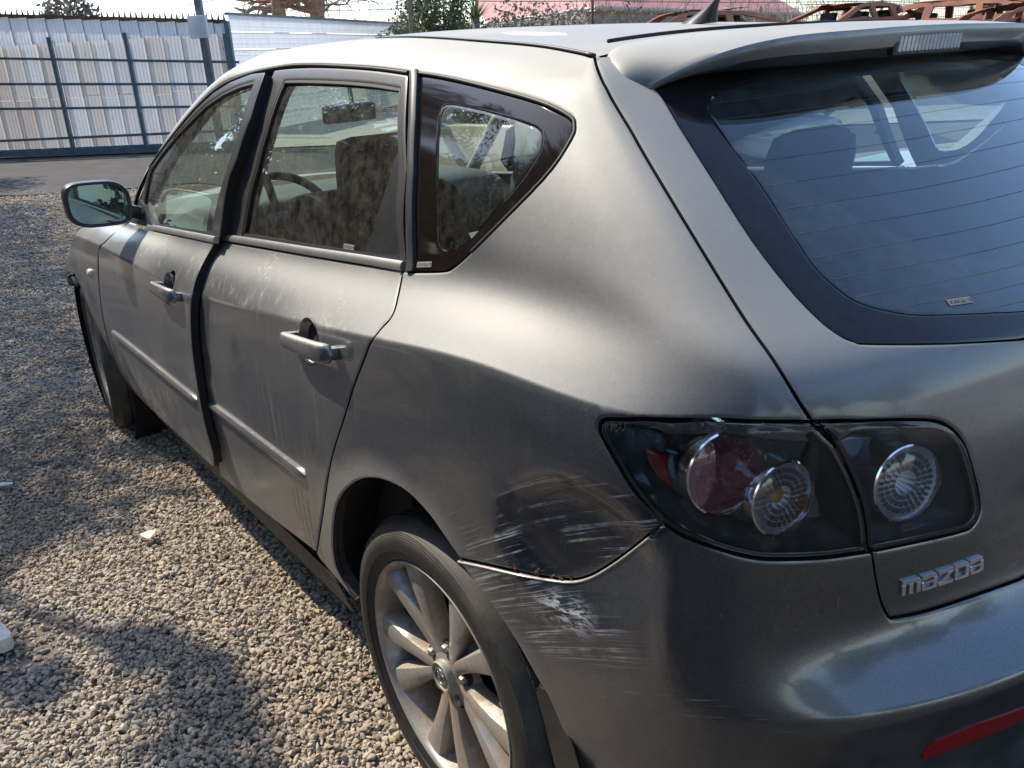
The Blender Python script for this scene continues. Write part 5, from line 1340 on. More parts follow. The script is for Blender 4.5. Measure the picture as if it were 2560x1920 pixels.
bulge = np.sin(np.linspace(0, math.pi, top))
for k in range(top):
    t = k/(top-1); P = Aa*(1-t)+Bb*t
    side_w = np.clip((np.abs(P[:, 1])-.50)/.09, 0, 1)
    P = P + np.stack([0*side_w, np.sign(P[:, 1])*.006*side_w*bulge[k], .0055*bulge[k]*(1+.6*side_w)], 1)
    rows.append(P)
rows[0] = Aa - np.array([0, 0, .004])
rows += [Bb*.75+Cc*.25 + np.array([-.003, 0, 0]), Bb*.4+Cc*.6 + np.array([-.003, 0, 0]), Cc, Dd, Ee]
V = np.concatenate(rows); nn_ = len(Aa); F = []
for r in range(len(rows)-1):
    for i in range(nn_-1): F.append((r*nn_+i, r*nn_+i+1, (r+1)*nn_+i+1, (r+1)*nn_+i))
spoiler = mesh_obj('spoiler', V, F, PAINT, tailgate)
def fix_normals(o, angle=None):
    bm = bmesh.new(); bm.from_mesh(o.data); bmesh.ops.remove_doubles(bm, verts=bm.verts, dist=1e-5); bmesh.ops.recalc_face_normals(bm, faces=bm.faces); bm.to_mesh(o.data); bm.free()
    if angle: o.data.set_sharp_from_angle(angle=math.radians(angle))
fix_normals(spoiler, 45)
# dark underside filler between spoiler and glass
V = np.concatenate([Ee, Ee*.35 + Ff*.65 + np.array([-.03, 0, -.05]), Ff]); F = []
for r in range(2):
    for i in range(nn_-1): F.append((r*nn_+i, r*nn_+i+1, (r+1)*nn_+i+1, (r+1)*nn_+i))
o = mesh_obj('spoiler_underside', V, F, TRIM, tailgate); fix_normals(o)
# high brake lamp in the spoiler lip
LENS = simple('clear_ribbed_lens', (.42, .41, .39), .25, noise_amt=.2, nscale=80, coat=.8)
bm = bmesh.new(); W = .098
for i in range(17):
    y = W - 2*W*(i+.5)/17
    x0 = plan_x(y)
    add_box(bm, (x0+.004, y, zc-.0265), (.010, 2*W/17*.93, .026), Matrix.Rotation(.25, 3, 'X'), bevel=.0015)
brake = bm_obj('brake_lamp', bm, LENS, tailgate)
bm = bmesh.new()
add_box(bm, (plan_x(.05)+.0105, 0, zc-.0275), (.012, 2*W+.014, .033), bevel=.003)
bm_obj('lamp_bezel', bm, TRIM, brake)

# --- roof
def ditch_line(n=60):
    us = np.linspace(21, gu-1.0, n); return SE(us, np.full(n, TOPV))
DL = smoothP(resample(ditch_line(), 60), 4)
fx = np.array([-.25, -.12, 0, .14, .3, .5, .75, .95, 1.2, 1.4]); fz = np.array([1.430, 1.441, 1.449, 1.457, 1.466, 1.474, 1.481, 1.480, 1.463, 1.435])
V = []; m = 41
for p in DL:
    for k in range(m):
        q = -1 + 2*k/(m-1); y = q*(p[1]-.008)
        zcen = np.interp(p[0], fx, fz); bow = (.16*np.clip((p[0]-.9)/.35, 0, 1) + .0)*(1-q*q) + .055*np.clip((.15-p[0])/.35, 0, 1)*(1-q*q)
        V.append((p[0] + bow, y, p[2] - .003 + (zcen - p[2])*(1-abs(q)**2.3)))
F = [(i*m+k, (i+1)*m+k, (i+1)*m+k+1, i*m+k+1) for i in range(len(DL)-1) for k in range(m-1)]
roof = mesh_obj('roof', V, F, PAINT, car); fix_normals(roof)
if roof.data.polygons[500].normal.z < 0: roof.data.flip_normals()
V = [(v[0], v[1]*.97, v[2]-.035) for v in V]
hl = mesh_obj('headliner', V, F, LINER, car)
bm = bmesh.new(); DL2 = [p for p in DL if p[0] < .55]; add_tube(bm, [tuple(p + np.array([0, -.004, -.0012])) for p in DL2], list(np.linspace(.0012, .0032, len(DL2))[::(1 if DL2[0][0] > DL2[-1][0] else -1)]), 8)
o = bm_obj('roof_ditch_strip', bm, TRIMG, car, smooth=True); mirror_obj(o)
# seam between roof and tailgate: dark gasket, arching over a low bulge
bm = bmesh.new(); add_tube(bm, [(-.105+.0*abs(y)-.05*(abs(y)/.55)**3, y, 1.4425-.016*(abs(y)/.55)**2.2) for y in np.linspace(-.54, .54, 40)], .003, 8)
bm_obj('roof_seam', bm, GAPB, tailgate, smooth=True)
# antenna
ap = Vector((.14, 0, 1.455))
bm = bmesh.new()
rings = []
for k in range(10):
    t = k/9; L = .042*(1-t)**1.5+.0065; Wd = .018*(1-t)**1.3+.005; c = ap + Vector((.012-.055*t**.9, 0, .048*t))
    rings.append([bm.verts.new(c + Vector((L*math.cos(a), Wd*math.sin(a), 0))) for a in np.linspace(0, 2*math.pi, 16, endpoint=False)])
for i in range(9):
    for k in range(16): bm.faces.new((rings[i][k], rings[i][(k+1) % 16], rings[i+1][(k+1) % 16], rings[i+1][k]))
antenna = bm_obj('roof_antenna', bm, simple('antenna_black', (.025, .027, .03), .35), car, smooth=True)
bm = bmesh.new(); add_tube(bm, [ap + Vector((-.036, 0, .042)), ap + Vector((-.11, 0, .105)), ap + Vector((-.34, 0, .30))], [.0065, .0045, .003], 8)
bm_obj('aerial_rod', bm, TRIM, antenna, smooth=True)

# --- windscreen and bonnet
base = [Vector((2.14-.0, .73, .95)), Vector((2.26, .5, .97)), Vector((2.33, .25, .98)), Vector((2.35, 0, .98))]
topw = [Vector((1.22, .545, 1.44)), Vector((1.30, .38, 1.452)), Vector((1.36, .19, 1.458)), Vector((1.38, 0, 1.458))]
bb = sym(resample(base, 12)); tt = sym(resample(topw, 12)); V = []; F = []; nb_ = len(bb)
for r in range(12):
    t = r/11
    for i in range(nb_):
        p = bb[i]*(1-t)+tt[i]*t; V.append(p + np.array([.05, 0, .035])*math.sin(math.pi*t))
F = [(r*nb_+i, r*nb_+i+1, (r+1)*nb_+i+1, (r+1)*nb_+i) for r in range(11) for i in range(nb_-1)]
mesh_obj('windscreen', V, F, GLASS_W, car)
V = []; F = []
for i, x in enumerate(np.linspace(2.2, 2.98, 12)):
    for k in range(15):
        q = -1+2*k/14; y = q*(.74+.03*(x-2.2))
        V.append((x + .14*(1-q*q)*(1-(x-2.2)/.9), y, .885+.085*(1-abs(q)**2.2) - .13*((x-2.2)/.8)**1.8))
F = [(i*15+k, i*15+k+1, (i+1)*15+k+1, (i+1)*15+k) for i in range(11) for k in range(14)]
mesh_obj('bonnet', V, F, PAINT, car)

# --- dark inner structure behind the shut lines
arch_poly = np.array(u_arch + [(74, 2)] )
def under(u, v):
    uu = u if u <= CU else NS-1-u
    if uu < 20: return False
    if v > 9*TU-2 and uu < gu+2 and v < 12.2*TU: return False
    if uu > 88 and v > 9*TU-6 and v < 12.4*TU: return False
    if uu > 76 and 4.6*TU < v < 8.2*TU: return False
    if v < 6*TU and 50 < uu < 78:
        P = SE(u, v)
        if (P[0]-.03)**2+(P[2]-.33)**2 < .42**2: return False
    return v > .6*TU
V, F = shell_faces(under)
mesh_obj('inner_shell', V, F, GAPB, car)

# --- tail lamps
HOUS = simple('smoked_lamp_housing', (.11, .125, .13), .18, .3, coat=.6, noise_amt=.3, nscale=10)
CHROME = simple('chrome', (.88, .89, .91), .10, 1.0); BOWLM = simple('bowl_silver', (.86, .86, .88), .34, .75, noise_amt=.06, nscale=300)
def clear_plastic():
    m, nt, out = new_mat('clear_lamp_cover'); N = NT(nt)
    pos = N.n('ShaderNodeNewGeometry').outputs['Position']
    tr = N.n('ShaderNodeBsdfTransparent', ins={'Color': (.94, .95, .96, 1)}); gl = N.n('ShaderNodeBsdfGlossy', ins={'Roughness': .03})
    fr = N.math('MULTIPLY', N.n('ShaderNodeFresnel', ins={'IOR': 1.5}).outputs[0], 1.1, clamp=True)
    mx = N.n('ShaderNodeMixShader'); N.set(mx, 0, fr); nt.links.new(tr.outputs[0], mx.inputs[1]); nt.links.new(gl.outputs[0], mx.inputs[2])
    cr = N.n('ShaderNodeTexVoronoi', feature='DISTANCE_TO_EDGE', ins={'Vector': pos, 'Scale': 150.0}).outputs[0]
    z = N.sep(pos)[2]
    msk = N.math('MULTIPLY', N.smooth(cr, .06, .01), N.math('MULTIPLY', N.smooth(z, .955, .975), N.smooth(N.noise(pos, 30, 3), .45, .6)))
    d = N.math('ADD', N.math('MULTIPLY', msk, .16), N.math('MULTIPLY', N.smooth(N.noise(pos, 18, 5, .7), .5, .8), .02))
    df = N.n('ShaderNodeBsdfDiffuse', ins={'Color': (.5, .5, .5, 1)})
    m2 = N.n('ShaderNodeMixShader'); N.set(m2, 0, d); nt.links.new(mx.outputs[0], m2.inputs[1]); nt.links.new(df.outputs[0], m2.inputs[2])
    nt.links.new(m2.outputs[0], out.inputs[0]); return m
COVER = clear_plastic()
def red_plastic(name, col, t=.5, rough=.1):
    m, nt, out = new_mat(name); N = NT(nt)
    p = N.n('ShaderNodeBsdfPrincipled', ins={'Base Color': c4(col), 'Roughness': rough, 'Coat Weight': 1.0, 'Coat Roughness': .03})
    tr = N.n('ShaderNodeBsdfTransparent', ins={'Color': c4([min(1, c*1.3+.25) for c in col])})
    mx = N.n('ShaderNodeMixShader', ins={0: t}); nt.links.new(p.outputs[0], mx.inputs[1]); nt.links.new(tr.outputs[0], mx.inputs[2]); nt.links.new(mx.outputs[0], out.inputs[0]); return m
REDL = red_plastic('red_reflector', (.42, .015, .018), .0)
REDG = glass_material('rose_lens', (.88, .52, .56), .42, (.68, .34, .37), 1.6)
CLRG = glass_material('clear_lens', (.94, .95, .96), .14, (.62, .63, .66), 1.6)
AMBER = red_plastic('amber_bulb', (.90, .33, .04), .0)
def lamp_shell(name, loop, parent, depth=.06):
    lp = densify(loop, .012); a = inset(lp, .004); b = inset(lp, .014); c = inset(lp, .03)
    def P(l, o): return SE(l[:, 0], l[:, 1]) + SN(l[:, 0], l[:, 1])*o
    r0, r1, r2, r3 = P(a, -.004), P(a, -.012), P(b, -.020), P(c, -depth)
    V = np.concatenate([r0, r1, r2, r3]); n = len(lp); F = []
    for r in range(3):
        for i in range(n): F.append((r*n+i, r*n+(i+1) % n, (r+1)*n+(i+1) % n, (r+1)*n+i))
    o = mesh_obj(name, V, F, HOUS, parent)
    cap = panel('lamp_backing', c.tolist(), (), HOUS, o, gap=0, off=-depth, thick=.001, rnd=0, edge=.003)
    return o
def bowl(parent, px_c, x_plane, R, mat_lens, tilt, depth=.030, bulb=None, aim=None, lobes=0):
    uv_ = PX(*px_c); p = Vector(SE(*uv_) - SN(*uv_)*x_plane)
    Y = Vector(aim).normalized() if aim else Vector((-1, .12, 0)).normalized()      # axis pointing out of the lamp
    X = Vector((0, 1, 0)); X = (X - Y*X.dot(Y)).normalized(); Z = X.cross(Y)
    M = Matrix(((X.x, Y.x, Z.x, p.x), (X.y, Y.y, Z.y, p.y), (X.z, Y.z, Z.z, p.z), (0, 0, 0, 1)))
    bm = bmesh.new()
    add_lathe(bm, [(R*1.0, -.004), (R*1.0, .008), (R*.955, .009), (R*.90, .003), (R*.88, -.012)], 48)
    bmesh.ops.recalc_face_normals(bm, faces=bm.faces)
    ring = bm_obj('chrome_ring', bm, CHROME, parent, smooth=True, angle=35); ring.matrix_world = M
    bm = bmesh.new(); add_lathe(bm, [(R*1.0, -.004), (R*1.01, -.020), (R*1.02, -.050)], 48); bmesh.ops.recalc_face_normals(bm, faces=bm.faces)
    o = bm_obj('lamp_barrel', bm, CHROME, parent, smooth=True); o.matrix_world = M
    bm = bmesh.new(); prof = [(R*.93, -.010)]
    for k in range(1, 9): prof.append((R*.93*(1-k/9), -.010-.026*math.sin(k/9*math.pi/2)))
    seg = 60; rr = add_lathe(bm, prof, seg)
    for j, ring_ in enumerate(rr):
        for k, v in enumerate(ring_):
            v.co.y += (.0022 if (k//2) % 2 else -.0012) * (1 if 0 < j < 8 else 0)
    bmesh.ops.recalc_face_normals(bm, faces=bm.faces)
    o = bm_obj('reflector_bowl', bm, BOWLM, parent, smooth=True, angle=30); o.matrix_world = M
    if bulb:
        bm = bmesh.new(); add_lathe(bm, [(R*.30, -.030), (R*.30, -.014), (R*.22, -.004), (R*.08, .001), (.0005, .001)], 20)
        for v in bm.verts: v.co.y += .0006*math.sin(v.co.x*3000)
        bmesh.ops.recalc_face_normals(bm, faces=bm.faces); o = bm_obj('bulb_cover', bm, bulb, parent, smooth=True); o.matrix_world = M
    bm = bmesh.new(); pr = [(R*.95, .004), (R*.8, .0075), (R*.5, .010), (R*.25, .0115), (.0005, .012)]
    rr = add_lathe(bm, pr, 48)
    bmesh.ops.recalc_face_normals(bm, faces=bm.faces); o = bm_obj('bowl_lens', bm, mat_lens, parent, smooth=True); o.matrix_world = M
    # pressed ring of prisms inside the lens
    bm = bmesh.new()
    for q in range(3):
        r_ = R*(.38+.17*q); nq = 18+6*q
        for k in range(nq):
            a = 2*math.pi*k/nq
            add_box(bm, (r_*math.cos(a), .0035, r_*math.sin(a)), (R*.12, .003, 2*math.pi*r_/nq*.55), Matrix.Rotation(-a, 3, 'Y'))
    o = bm_obj('lens_prisms', bm, CLRG if mat_lens is CLRG else REDG, parent); o.matrix_world = M
    return M
outer_loop = u_lt + u_lf[1:] + u_lb[1:] + u_lm[1:-1]
tail_lamp = lamp_shell('tail_lamp', outer_loop, car)
for lp, par in ((outer_loop, tail_lamp),):
    panel('lamp_cover', lp, (), COVER, par, gap=.004, off=.003, thick=.012, rnd=.003, edge=.008)
    o_in = inset(densify(lp, .015), .011).tolist()
    panel('lamp_rim', lp, [o_in], simple('lamp_rim_grey', (.12, .13, .135), .2, .4, coat=.5), par, gap=.0035, off=-.003, thick=.006, rnd=.001, edge=.001)
bowl(tail_lamp, (1812,1189), .016, .0560, REDG, 0, bulb=REDG, aim=(-1, .35, .08))
bowl(tail_lamp, (1957,1252), .014, .0490, CLRG, 0, bulb=AMBER, aim=(-1, .22, .08))
rp_ = [(1597,1130),(1650,1150),(1716,1168),(1712,1205),(1700,1240),(1660,1226),(1630,1200),(1608,1165)]
panel('red_reflector_strip', PXL(rp_), (), REDL, tail_lamp, gap=0, off=-.020, thick=.012, rnd=.001)
inner_loop = [PX(2036,1055)] + PXL([(2100,1053)]) + u_li + u_lm[1:-1]
inner_lamp = lamp_shell('tail_lamp', inner_loop, tailgate, .05)
panel('lamp_cover', inner_loop, (), COVER, inner_lamp, gap=.003, off=.003, thick=.012, rnd=.003, edge=.008)
panel('lamp_rim', inner_loop, [inset(densify(inner_loop, .015), .010).tolist()], simple('lamp_rim_grey2', (.12, .13, .135), .2, .4, coat=.5), inner_lamp, gap=.0025, off=-.003, thick=.006, rnd=.001, edge=.001)
bowl(inner_lamp, (2280,1211), .014, .0520, CLRG, 0, aim=(-1, .34, .12))
for src, par in ((tail_lamp, car), (inner_lamp, tailgate)):
    m_ = mirror_obj(src, par)
    for ch in list(src.children):
        if ch.name.split('.')[0] in ('lamp_cover', 'lamp_backing', 'lamp_rim'): mirror_obj(ch, m_)
# --- rear bumper
bl = u_lb[::-1]
bumper_half = [(CU, botv), (CU-6, botv)] + botg[::-1] + lowg[::-1][1:] + u_lb[::-1][1:] + u_seam[1:] + PXL(crv(bump_arch))[1:]
lastu, lastv = bumper_half[-1]
bumper_half += [(lastu+1, .15), (100, .15), (CU, .15)]
bumper = panel('rear_bumper', full(bumper_half), (), PAINT, car, gap=.0020, thick=.02, off=.002, dark=True)
# turned-out upper flange of the bumper, its sunlit highlight put into the pale colour
EDGE = simple('bumper_edge_highlight', (.42, .40, .35), .35, .3, noise_amt=.2, nscale=60)
sm = PXL([(x, y+5) for x, y in crv(bump_seam)[2:]])
ribbon('bumper_flange', sm, .0012, .0020, EDGE, bumper, .0005, .0026)
RUST = simple('rust_scab', (.10, .035, .018), .9, noise_amt=.6, nscale=60, bump=.5)
bm = bmesh.new()
for x, y in [(1285,1422),(1338,1434),(1343,1436),(1380,1443),(1395,1445),(1425,1445)]:
    p = Vector(SE(*PX(x, y-2))); add_box(bm, p + Vector((0, -.002, 0)), (.006+random.random()*.012, .003, .003+random.random()*.004), Matrix.Rotation(random.random()*3, 3, 'Y'), bevel=.0012)
bm_obj('rust_patch', bm, RUST, body_side)
# reflector strip
rf = [(2300,1892),(2303,1880),(2313,1864),(2337,1846),(2440,1804),(2556,1764),(2556,1792),(2498,1820),(2400,1858),(2325,1888)]
REFL = simple('red_bumper_reflector', (.38, .012, .012), .25, noise_amt=.2, nscale=300, coat=.8)
ru = PXL(rf[:5]) ; last = PX(2556,1764); last2 = PX(2556,1792)
poly_r = PXL(rf[:6]) + [(CU-14, last[1]+1.2), (CU-14, last2[1]+1.2)] + PXL(rf[6:])
rs = panel('bumper_reflector', poly_r, (), REFL, bumper, gap=0, off=.0045, thick=.008, rnd=.001)
mirror_obj(rs)
# mud flap / liner edge behind the rear wheel
mf = [(1335,1728),(1346,1713),(1362,1720),(1385,1760),(1411,1801),(1439,1874),(1462,1960),(1405,1990),(1380,1900),(1356,1801)]
pts = [on_plane(x, y, 1, .845) for x, y in mf]
bm = bmesh.new(); a = [bm.verts.new(p) for p in pts]; b = [bm.verts.new(p + Vector((.02, -.06, 0))) for p in pts]
bm.faces.new(a); bm.faces.new(b[::-1])
for i in range(len(a)): bm.faces.new((a[i], a[(i+1) % len(a)], b[(i+1) % len(a)], b[i]))
bmesh.ops.recalc_face_normals(bm, faces=bm.faces)
bmesh.ops.bevel(bm, geom=list(bm.edges), offset=.004, segments=2, affect='EDGES')
bm_obj('mud_flap', bm, TRIM, car, smooth=True, angle=40)

# --- lettering badge
def letter_rects(ch):
    if ch == 'm': return [[(0,0),(.27,0),(.27,.74),(0,.74)], [(.53,0),(.80,0),(.80,.74),(.53,.74)], [(1.06,0),(1.33,0),(1.33,.74),(1.06,.74)], [(0,.74),(1.33,.74),(1.33,.88),(1.22,1),(0,1)]], 1.33
    if ch == 'a': return [[(0,.76),(1.15,.76),(1.15,.88),(1.04,1),(0,1)], [(.88,0),(1.15,0),(1.15,.76),(.88,.76)], [(0,.44),(.88,.44),(.88,.60),(.1,.60),(0,.52)], [(0,.19),(.25,.19),(.25,.44),(0,.44)], [(.08,0),(.88,0),(.88,.19),(0,.19),(0,.08)]], 1.15
    if ch == 'z': return [[(0,.76),(1.2,.76),(1.2,1),(0,1)], [(0,0),(1.2,0),(1.2,.22),(0,.22)], [(.0,.22),(.38,.22),(1.2,.76),(.80,.76)]], 1.2
    if ch == 'd': return [[(0,0),(.27,0),(.27,.76),(0,.76)], [(0,.76),(1.2,.76),(1.2,.88),(1.08,1),(0,1)], [(.93,.2),(1.2,.2),(1.2,.76),(.93,.76)], [(.27,0),(1.08,0),(1.2,.1),(1.2,.2),(.27,.2)]], 1.2
BADGE = simple('badge_chrome', (.88, .89, .92), .30, 1.0)
uvl = PX(2250, 1470); uvr = PX(2452, 1405)
Pl = Vector(SE(*uvl)); Pr = Vector(SE(*uvr)); N_ = Vector((SN(*uvl)+SN(*uvr))).normalized()
Xb = (Pr-Pl).normalized(); Zb = N_.cross(Xb) ; Zb = Zb if Zb.z > 0 else -Zb
tot = 1.33+1.15+1.2+1.2+1.15+.1*4; hgt = (Pr-Pl).length/tot; cur = 0
badge = None
for ch in 'mazda':
    polys, w = letter_rects(ch); bm = bmesh.new()
    for pl in polys:
        def W3(q, o): 
            t = (cur+q[0])*hgt; s = .12*(q[1]); base_p = Pl + Xb*(t + 0*s) + Zb*((q[1]-.5)*hgt)
            uv = P3(*(base_p)); sp = Vector(SE(*uv)); nn = Vector(SN(*uv)); d = (base_p - sp).dot(nn)
            return base_p - nn*d + nn*o
        lo = [bm.verts.new(W3(q, -.001)) for q in pl]; mid = [bm.verts.new(W3(q, .0030)) for q in pl]
        cx = sum(q[0] for q in pl)/len(pl); cy = sum(q[1] for q in pl)/len(pl)
        hi = [bm.verts.new(W3((q[0]+(cx-q[0])*.10, q[1]+(cy-q[1])*.10), .0042)) for q in pl]
        n = len(pl)
        for r0, r1 in ((lo, mid), (mid, hi)):
            for i in range(n): bm.faces.new((r0[i], r0[(i+1) % n], r1[(i+1) % n], r1[i]))
        bm.faces.new(hi)
    bmesh.ops.recalc_face_normals(bm, faces=bm.faces)
    bm_obj('badge_letter', bm, BADGE, tailgate)
    cur += w + .10
# etched marks on the glass
ETCH = simple('etched_white', (.24, .25, .24), .7)
def glass_text(s, px0, px1, h, parent, xf=None, off=-.0015, boxed=False):
    u0 = PX(*px0, xf); u1 = PX(*px1, xf); a = Vector(SE(*u0)); b = Vector(SE(*u1)); nn = Vector(SN(*u0)+SN(*u1)).normalized()
    X = (b-a).normalized(); Z = nn.cross(X); Z = Z if Z.z > 0 else -Z; Yn = X.cross(Z)
    cu = bpy.data.curves.new('etched_code', 'FONT'); cu.body = s; cu.size = h; cu.align_x = 'LEFT'; cu.materials.append(GAPB if boxed else ETCH)
    cu.fill_mode = 'BOTH'; o = bpy.data.objects.new('tmp_text', cu); COL.objects.link(o)
    L = (b-a).length; o.matrix_world = Matrix(((X.x, Z.x, Yn.x, 0), (X.y, Z.y, Yn.y, 0), (X.z, Z.z, Yn.z, 0), (0, 0, 0, 1)))
    bpy.context.view_layer.update(); w = o.dimensions.x; k = L/max(w, 1e-4)
    p = a + nn*(off+.0006) - Z*h*.36
    o.matrix_world = Matrix.Translation(p) @ Matrix(((X.x*k, Z.x, Yn.x, 0), (X.y*k, Z.y, Yn.y, 0), (X.z*k, Z.z, Yn.z, 0), (0, 0, 0, 1)))
    bpy.context.view_layer.update(); me_ = bpy.data.meshes.new_from_object(o.evaluated_get(bpy.context.evaluated_depsgraph_get())); mw = o.matrix_world.copy(); bpy.data.objects.remove(o)
    o = bpy.data.objects.new('etched_code', me_); link(o, parent); o.matrix_world = mw
    if boxed:
        bm = bmesh.new(); m_ = h*.15
        vs = [bm.verts.new(q + nn*off) for q in (a-X*m_-Z*h*.55, b+X*m_-Z*h*.55, b+X*m_+Z*h*.55, a-X*m_+Z*h*.55)]; bm.faces.new(vs)
        bm_obj('etched_plate', bm, ETCH, parent)
glass_text('XW2619', (1040,661), (1074,660), .0085, qwin_obj, boxed=True, off=-.0026)
glass_text('XW2619', (850,614), (874,618), .009, rear_door, off=-.0085, boxed=True)
glass_text('XW2619', (2375,754), (2430,746), .0095, rear_window, off=-.0022, boxed=True)
# ------------------------------------------------------------------ wheel wells
WELL = simple('wheel_well_black', (.005, .005, .005), .95, noise_amt=.5, nscale=12)
WELLB = simple('arch_lip_dirt', (.06, .05, .042), .85, noise_amt=.5, nscale=25)
ap_ = resample(SE(np.array(u_arch + PXL(crv(bump_arch))[1:])[:, 0], np.array(u_arch + PXL(crv(bump_arch))[1:])[:, 1]), 50) if False else None
a1 = PXL(crv(bump_arch))[::-1] + u_arch[1:]
ua = np.array(a1, float); PA = SE(ua[:, 0], ua[:, 1]); NA = SN(ua[:, 0], ua[:, 1]); cen = np.array([.03, 0, .335])
def ringw(y, k, base=PA):
    Q = base.copy(); Q[:, 0] = cen[0] + (base[:, 0]-cen[0])*k; Q[:, 2] = cen[2] + (base[:, 2]-cen[2])*k; Q[:, 1] = y; return Q
r0 = PA - NA*.004; r1 = PA - NA*.03; r1[:, 0] = cen[0]+(r1[:, 0]-cen[0])*1.03; r1[:, 2] = cen[2]+(r1[:, 2]-cen[2])*1.03
rows_ = [r0, r1]; V = np.concatenate(rows_); n = len(PA)
F = [(i, i+1, n+i+1, n+i) for i in range(n-1)]
o = mesh_obj('arch_lip', V, F, WELLB, body_side)
rows_ = [r1, ringw(.74, 1.07), ringw(.56, 1.07), ringw(.54, .05)]; V = np.concatenate(rows_)
F = [(k*n+i, k*n+i+1, (k+1)*n+i+1, (k+1)*n+i) for k in range(3) for i in range(n-1)]
well = mesh_obj('wheel_well', V, F, WELL, car); mirror_obj(well)
bm = bmesh.new()
bm.free()
for s in (1, -1):
    bm = bmesh.new(); rr = add_lathe(bm, [(.40, .84*s), (.40, .52*s), (.02, .52*s)], 40, c=(2.63, 0, .33)); bm_obj('front_wheel_well', bm, WELL, car, smooth=True)
bm = bmesh.new()
for sx, a, b_ in ((1.32, 2.2, 1.5), (0.0, 0, 0)):
    if a: add_box(bm, (1.32, 0, .235), (1.75, 1.56, .04))
bm_obj('floor_pan', bm, WELL, car)

# ------------------------------------------------------------------ wheels
def rim_material():
    m, nt, out = new_mat('dusty_alloy'); N = NT(nt)
    pos = N.n('ShaderNodeTexCoord').outputs['Object']; x, y, z = N.sep(pos)[0:3]
    nz = N.noise(pos, 16, 6, .65); n2 = N.noise(pos, 90, 4, .6)
    ao = N.n('ShaderNodeAmbientOcclusion', ins={'Distance': .03}); 
    deep = N.smooth(y, .845, .80)                       # road film lies in the recesses of the casting
    d = N.math('ADD', N.math('MULTIPLY', N.smooth(nz, .30, .62), .72), N.math('MULTIPLY', deep, N.smooth(nz, .15, .7)), clamp=True)
    col = N.mixc(d, c4((.40, .40, .385)), N.mixc(n2, c4((.17, .11, .065)), c4((.33, .26, .19))))
    p = N.n('ShaderNodeBsdfPrincipled', ins={'Base Color': col, 'Metallic': N.math('MULTIPLY', N.math('SUBTRACT', 1.0, d), .55), 'Roughness': N.math('ADD', .36, N.math('MULTIPLY', d, .4)), 'Coat Weight': .15})
    nt.nodes.remove(ao); nt.links.new(p.outputs[0], out.inputs[0]); return m
RIM = rim_material()
def tyre_material():
    m, nt, out = new_mat('dusty_tyre'); N = NT(nt)
    pos = N.n('ShaderNodeTexCoord').outputs['Object']; x, y, z = N.sep(pos)[0:3]
    r = N.math('SQRT', N.math('ADD', N.math('MULTIPLY', x, x), N.math('MULTIPLY', z, z)))
    nz = N.noise(pos, 12, 6, .65); fine = N.noise(pos, 150, 4, .6)
    brown = N.math('MULTIPLY', N.smooth(r, .268, .300), N.smooth(nz, .25, .65))
    brown = N.math('MAXIMUM', N.math('MULTIPLY', brown, .5), N.math('MULTIPLY', N.smooth(N.noise(N.scale(pos, (60, 60, 60)), 1, 4, .7), .56, .7), .25))
    col = N.mixc(brown, c4((.016, .016, .016)), N.mixc(fine, c4((.09, .075, .055)), c4((.20, .175, .135))))
    rings = N.math('SINE', N.math('MULTIPLY', r, 1500.0)); rm = N.math('MULTIPLY', N.smooth(r, .283, .287), N.smooth(r, .303, .300))
    ang = N.n('ShaderNodeMath', operation='ARCTAN2'); N.set(ang, 0, z); N.set(ang, 1, x)
    letters = N.math('MULTIPLY', N.smooth(N.noise(N.n('ShaderNodeCombineXYZ', ins={0: N.math('MULTIPLY', ang.outputs[0], 26.0), 1: N.math('MULTIPLY', r, 150.0), 2: 0.0}).outputs[0], 1.0, 0), .52, .56), N.math('MULTIPLY', N.smooth(r, .258, .260), N.smooth(r, .276, .274)))
    b = N.bump(N.math('ADD', N.math('MULTIPLY', N.math('MULTIPLY', rings, rm), .5), N.math('ADD', N.math('MULTIPLY', letters, .5), N.math('MULTIPLY', fine, .3))), .4, .001)
    p = N.n('ShaderNodeBsdfPrincipled', ins={'Base Color': col, 'Roughness': N.math('ADD', .52, N.math('MULTIPLY', brown, .35)), 'Normal': b})
    nt.links.new(p.outputs[0], out.inputs[0]); return m
TYRE = tyre_material()
DISC = simple('brake_iron', (.03, .026, .024), .55, .5, noise_amt=.5, nscale=15)
NUT = simple('nut_steel', (.32, .31, .29), .4, .8)
DARKH = simple('nut_pocket_shade', (.03, .027, .024), .7)  # nut pockets coloured dark for the shade inside them
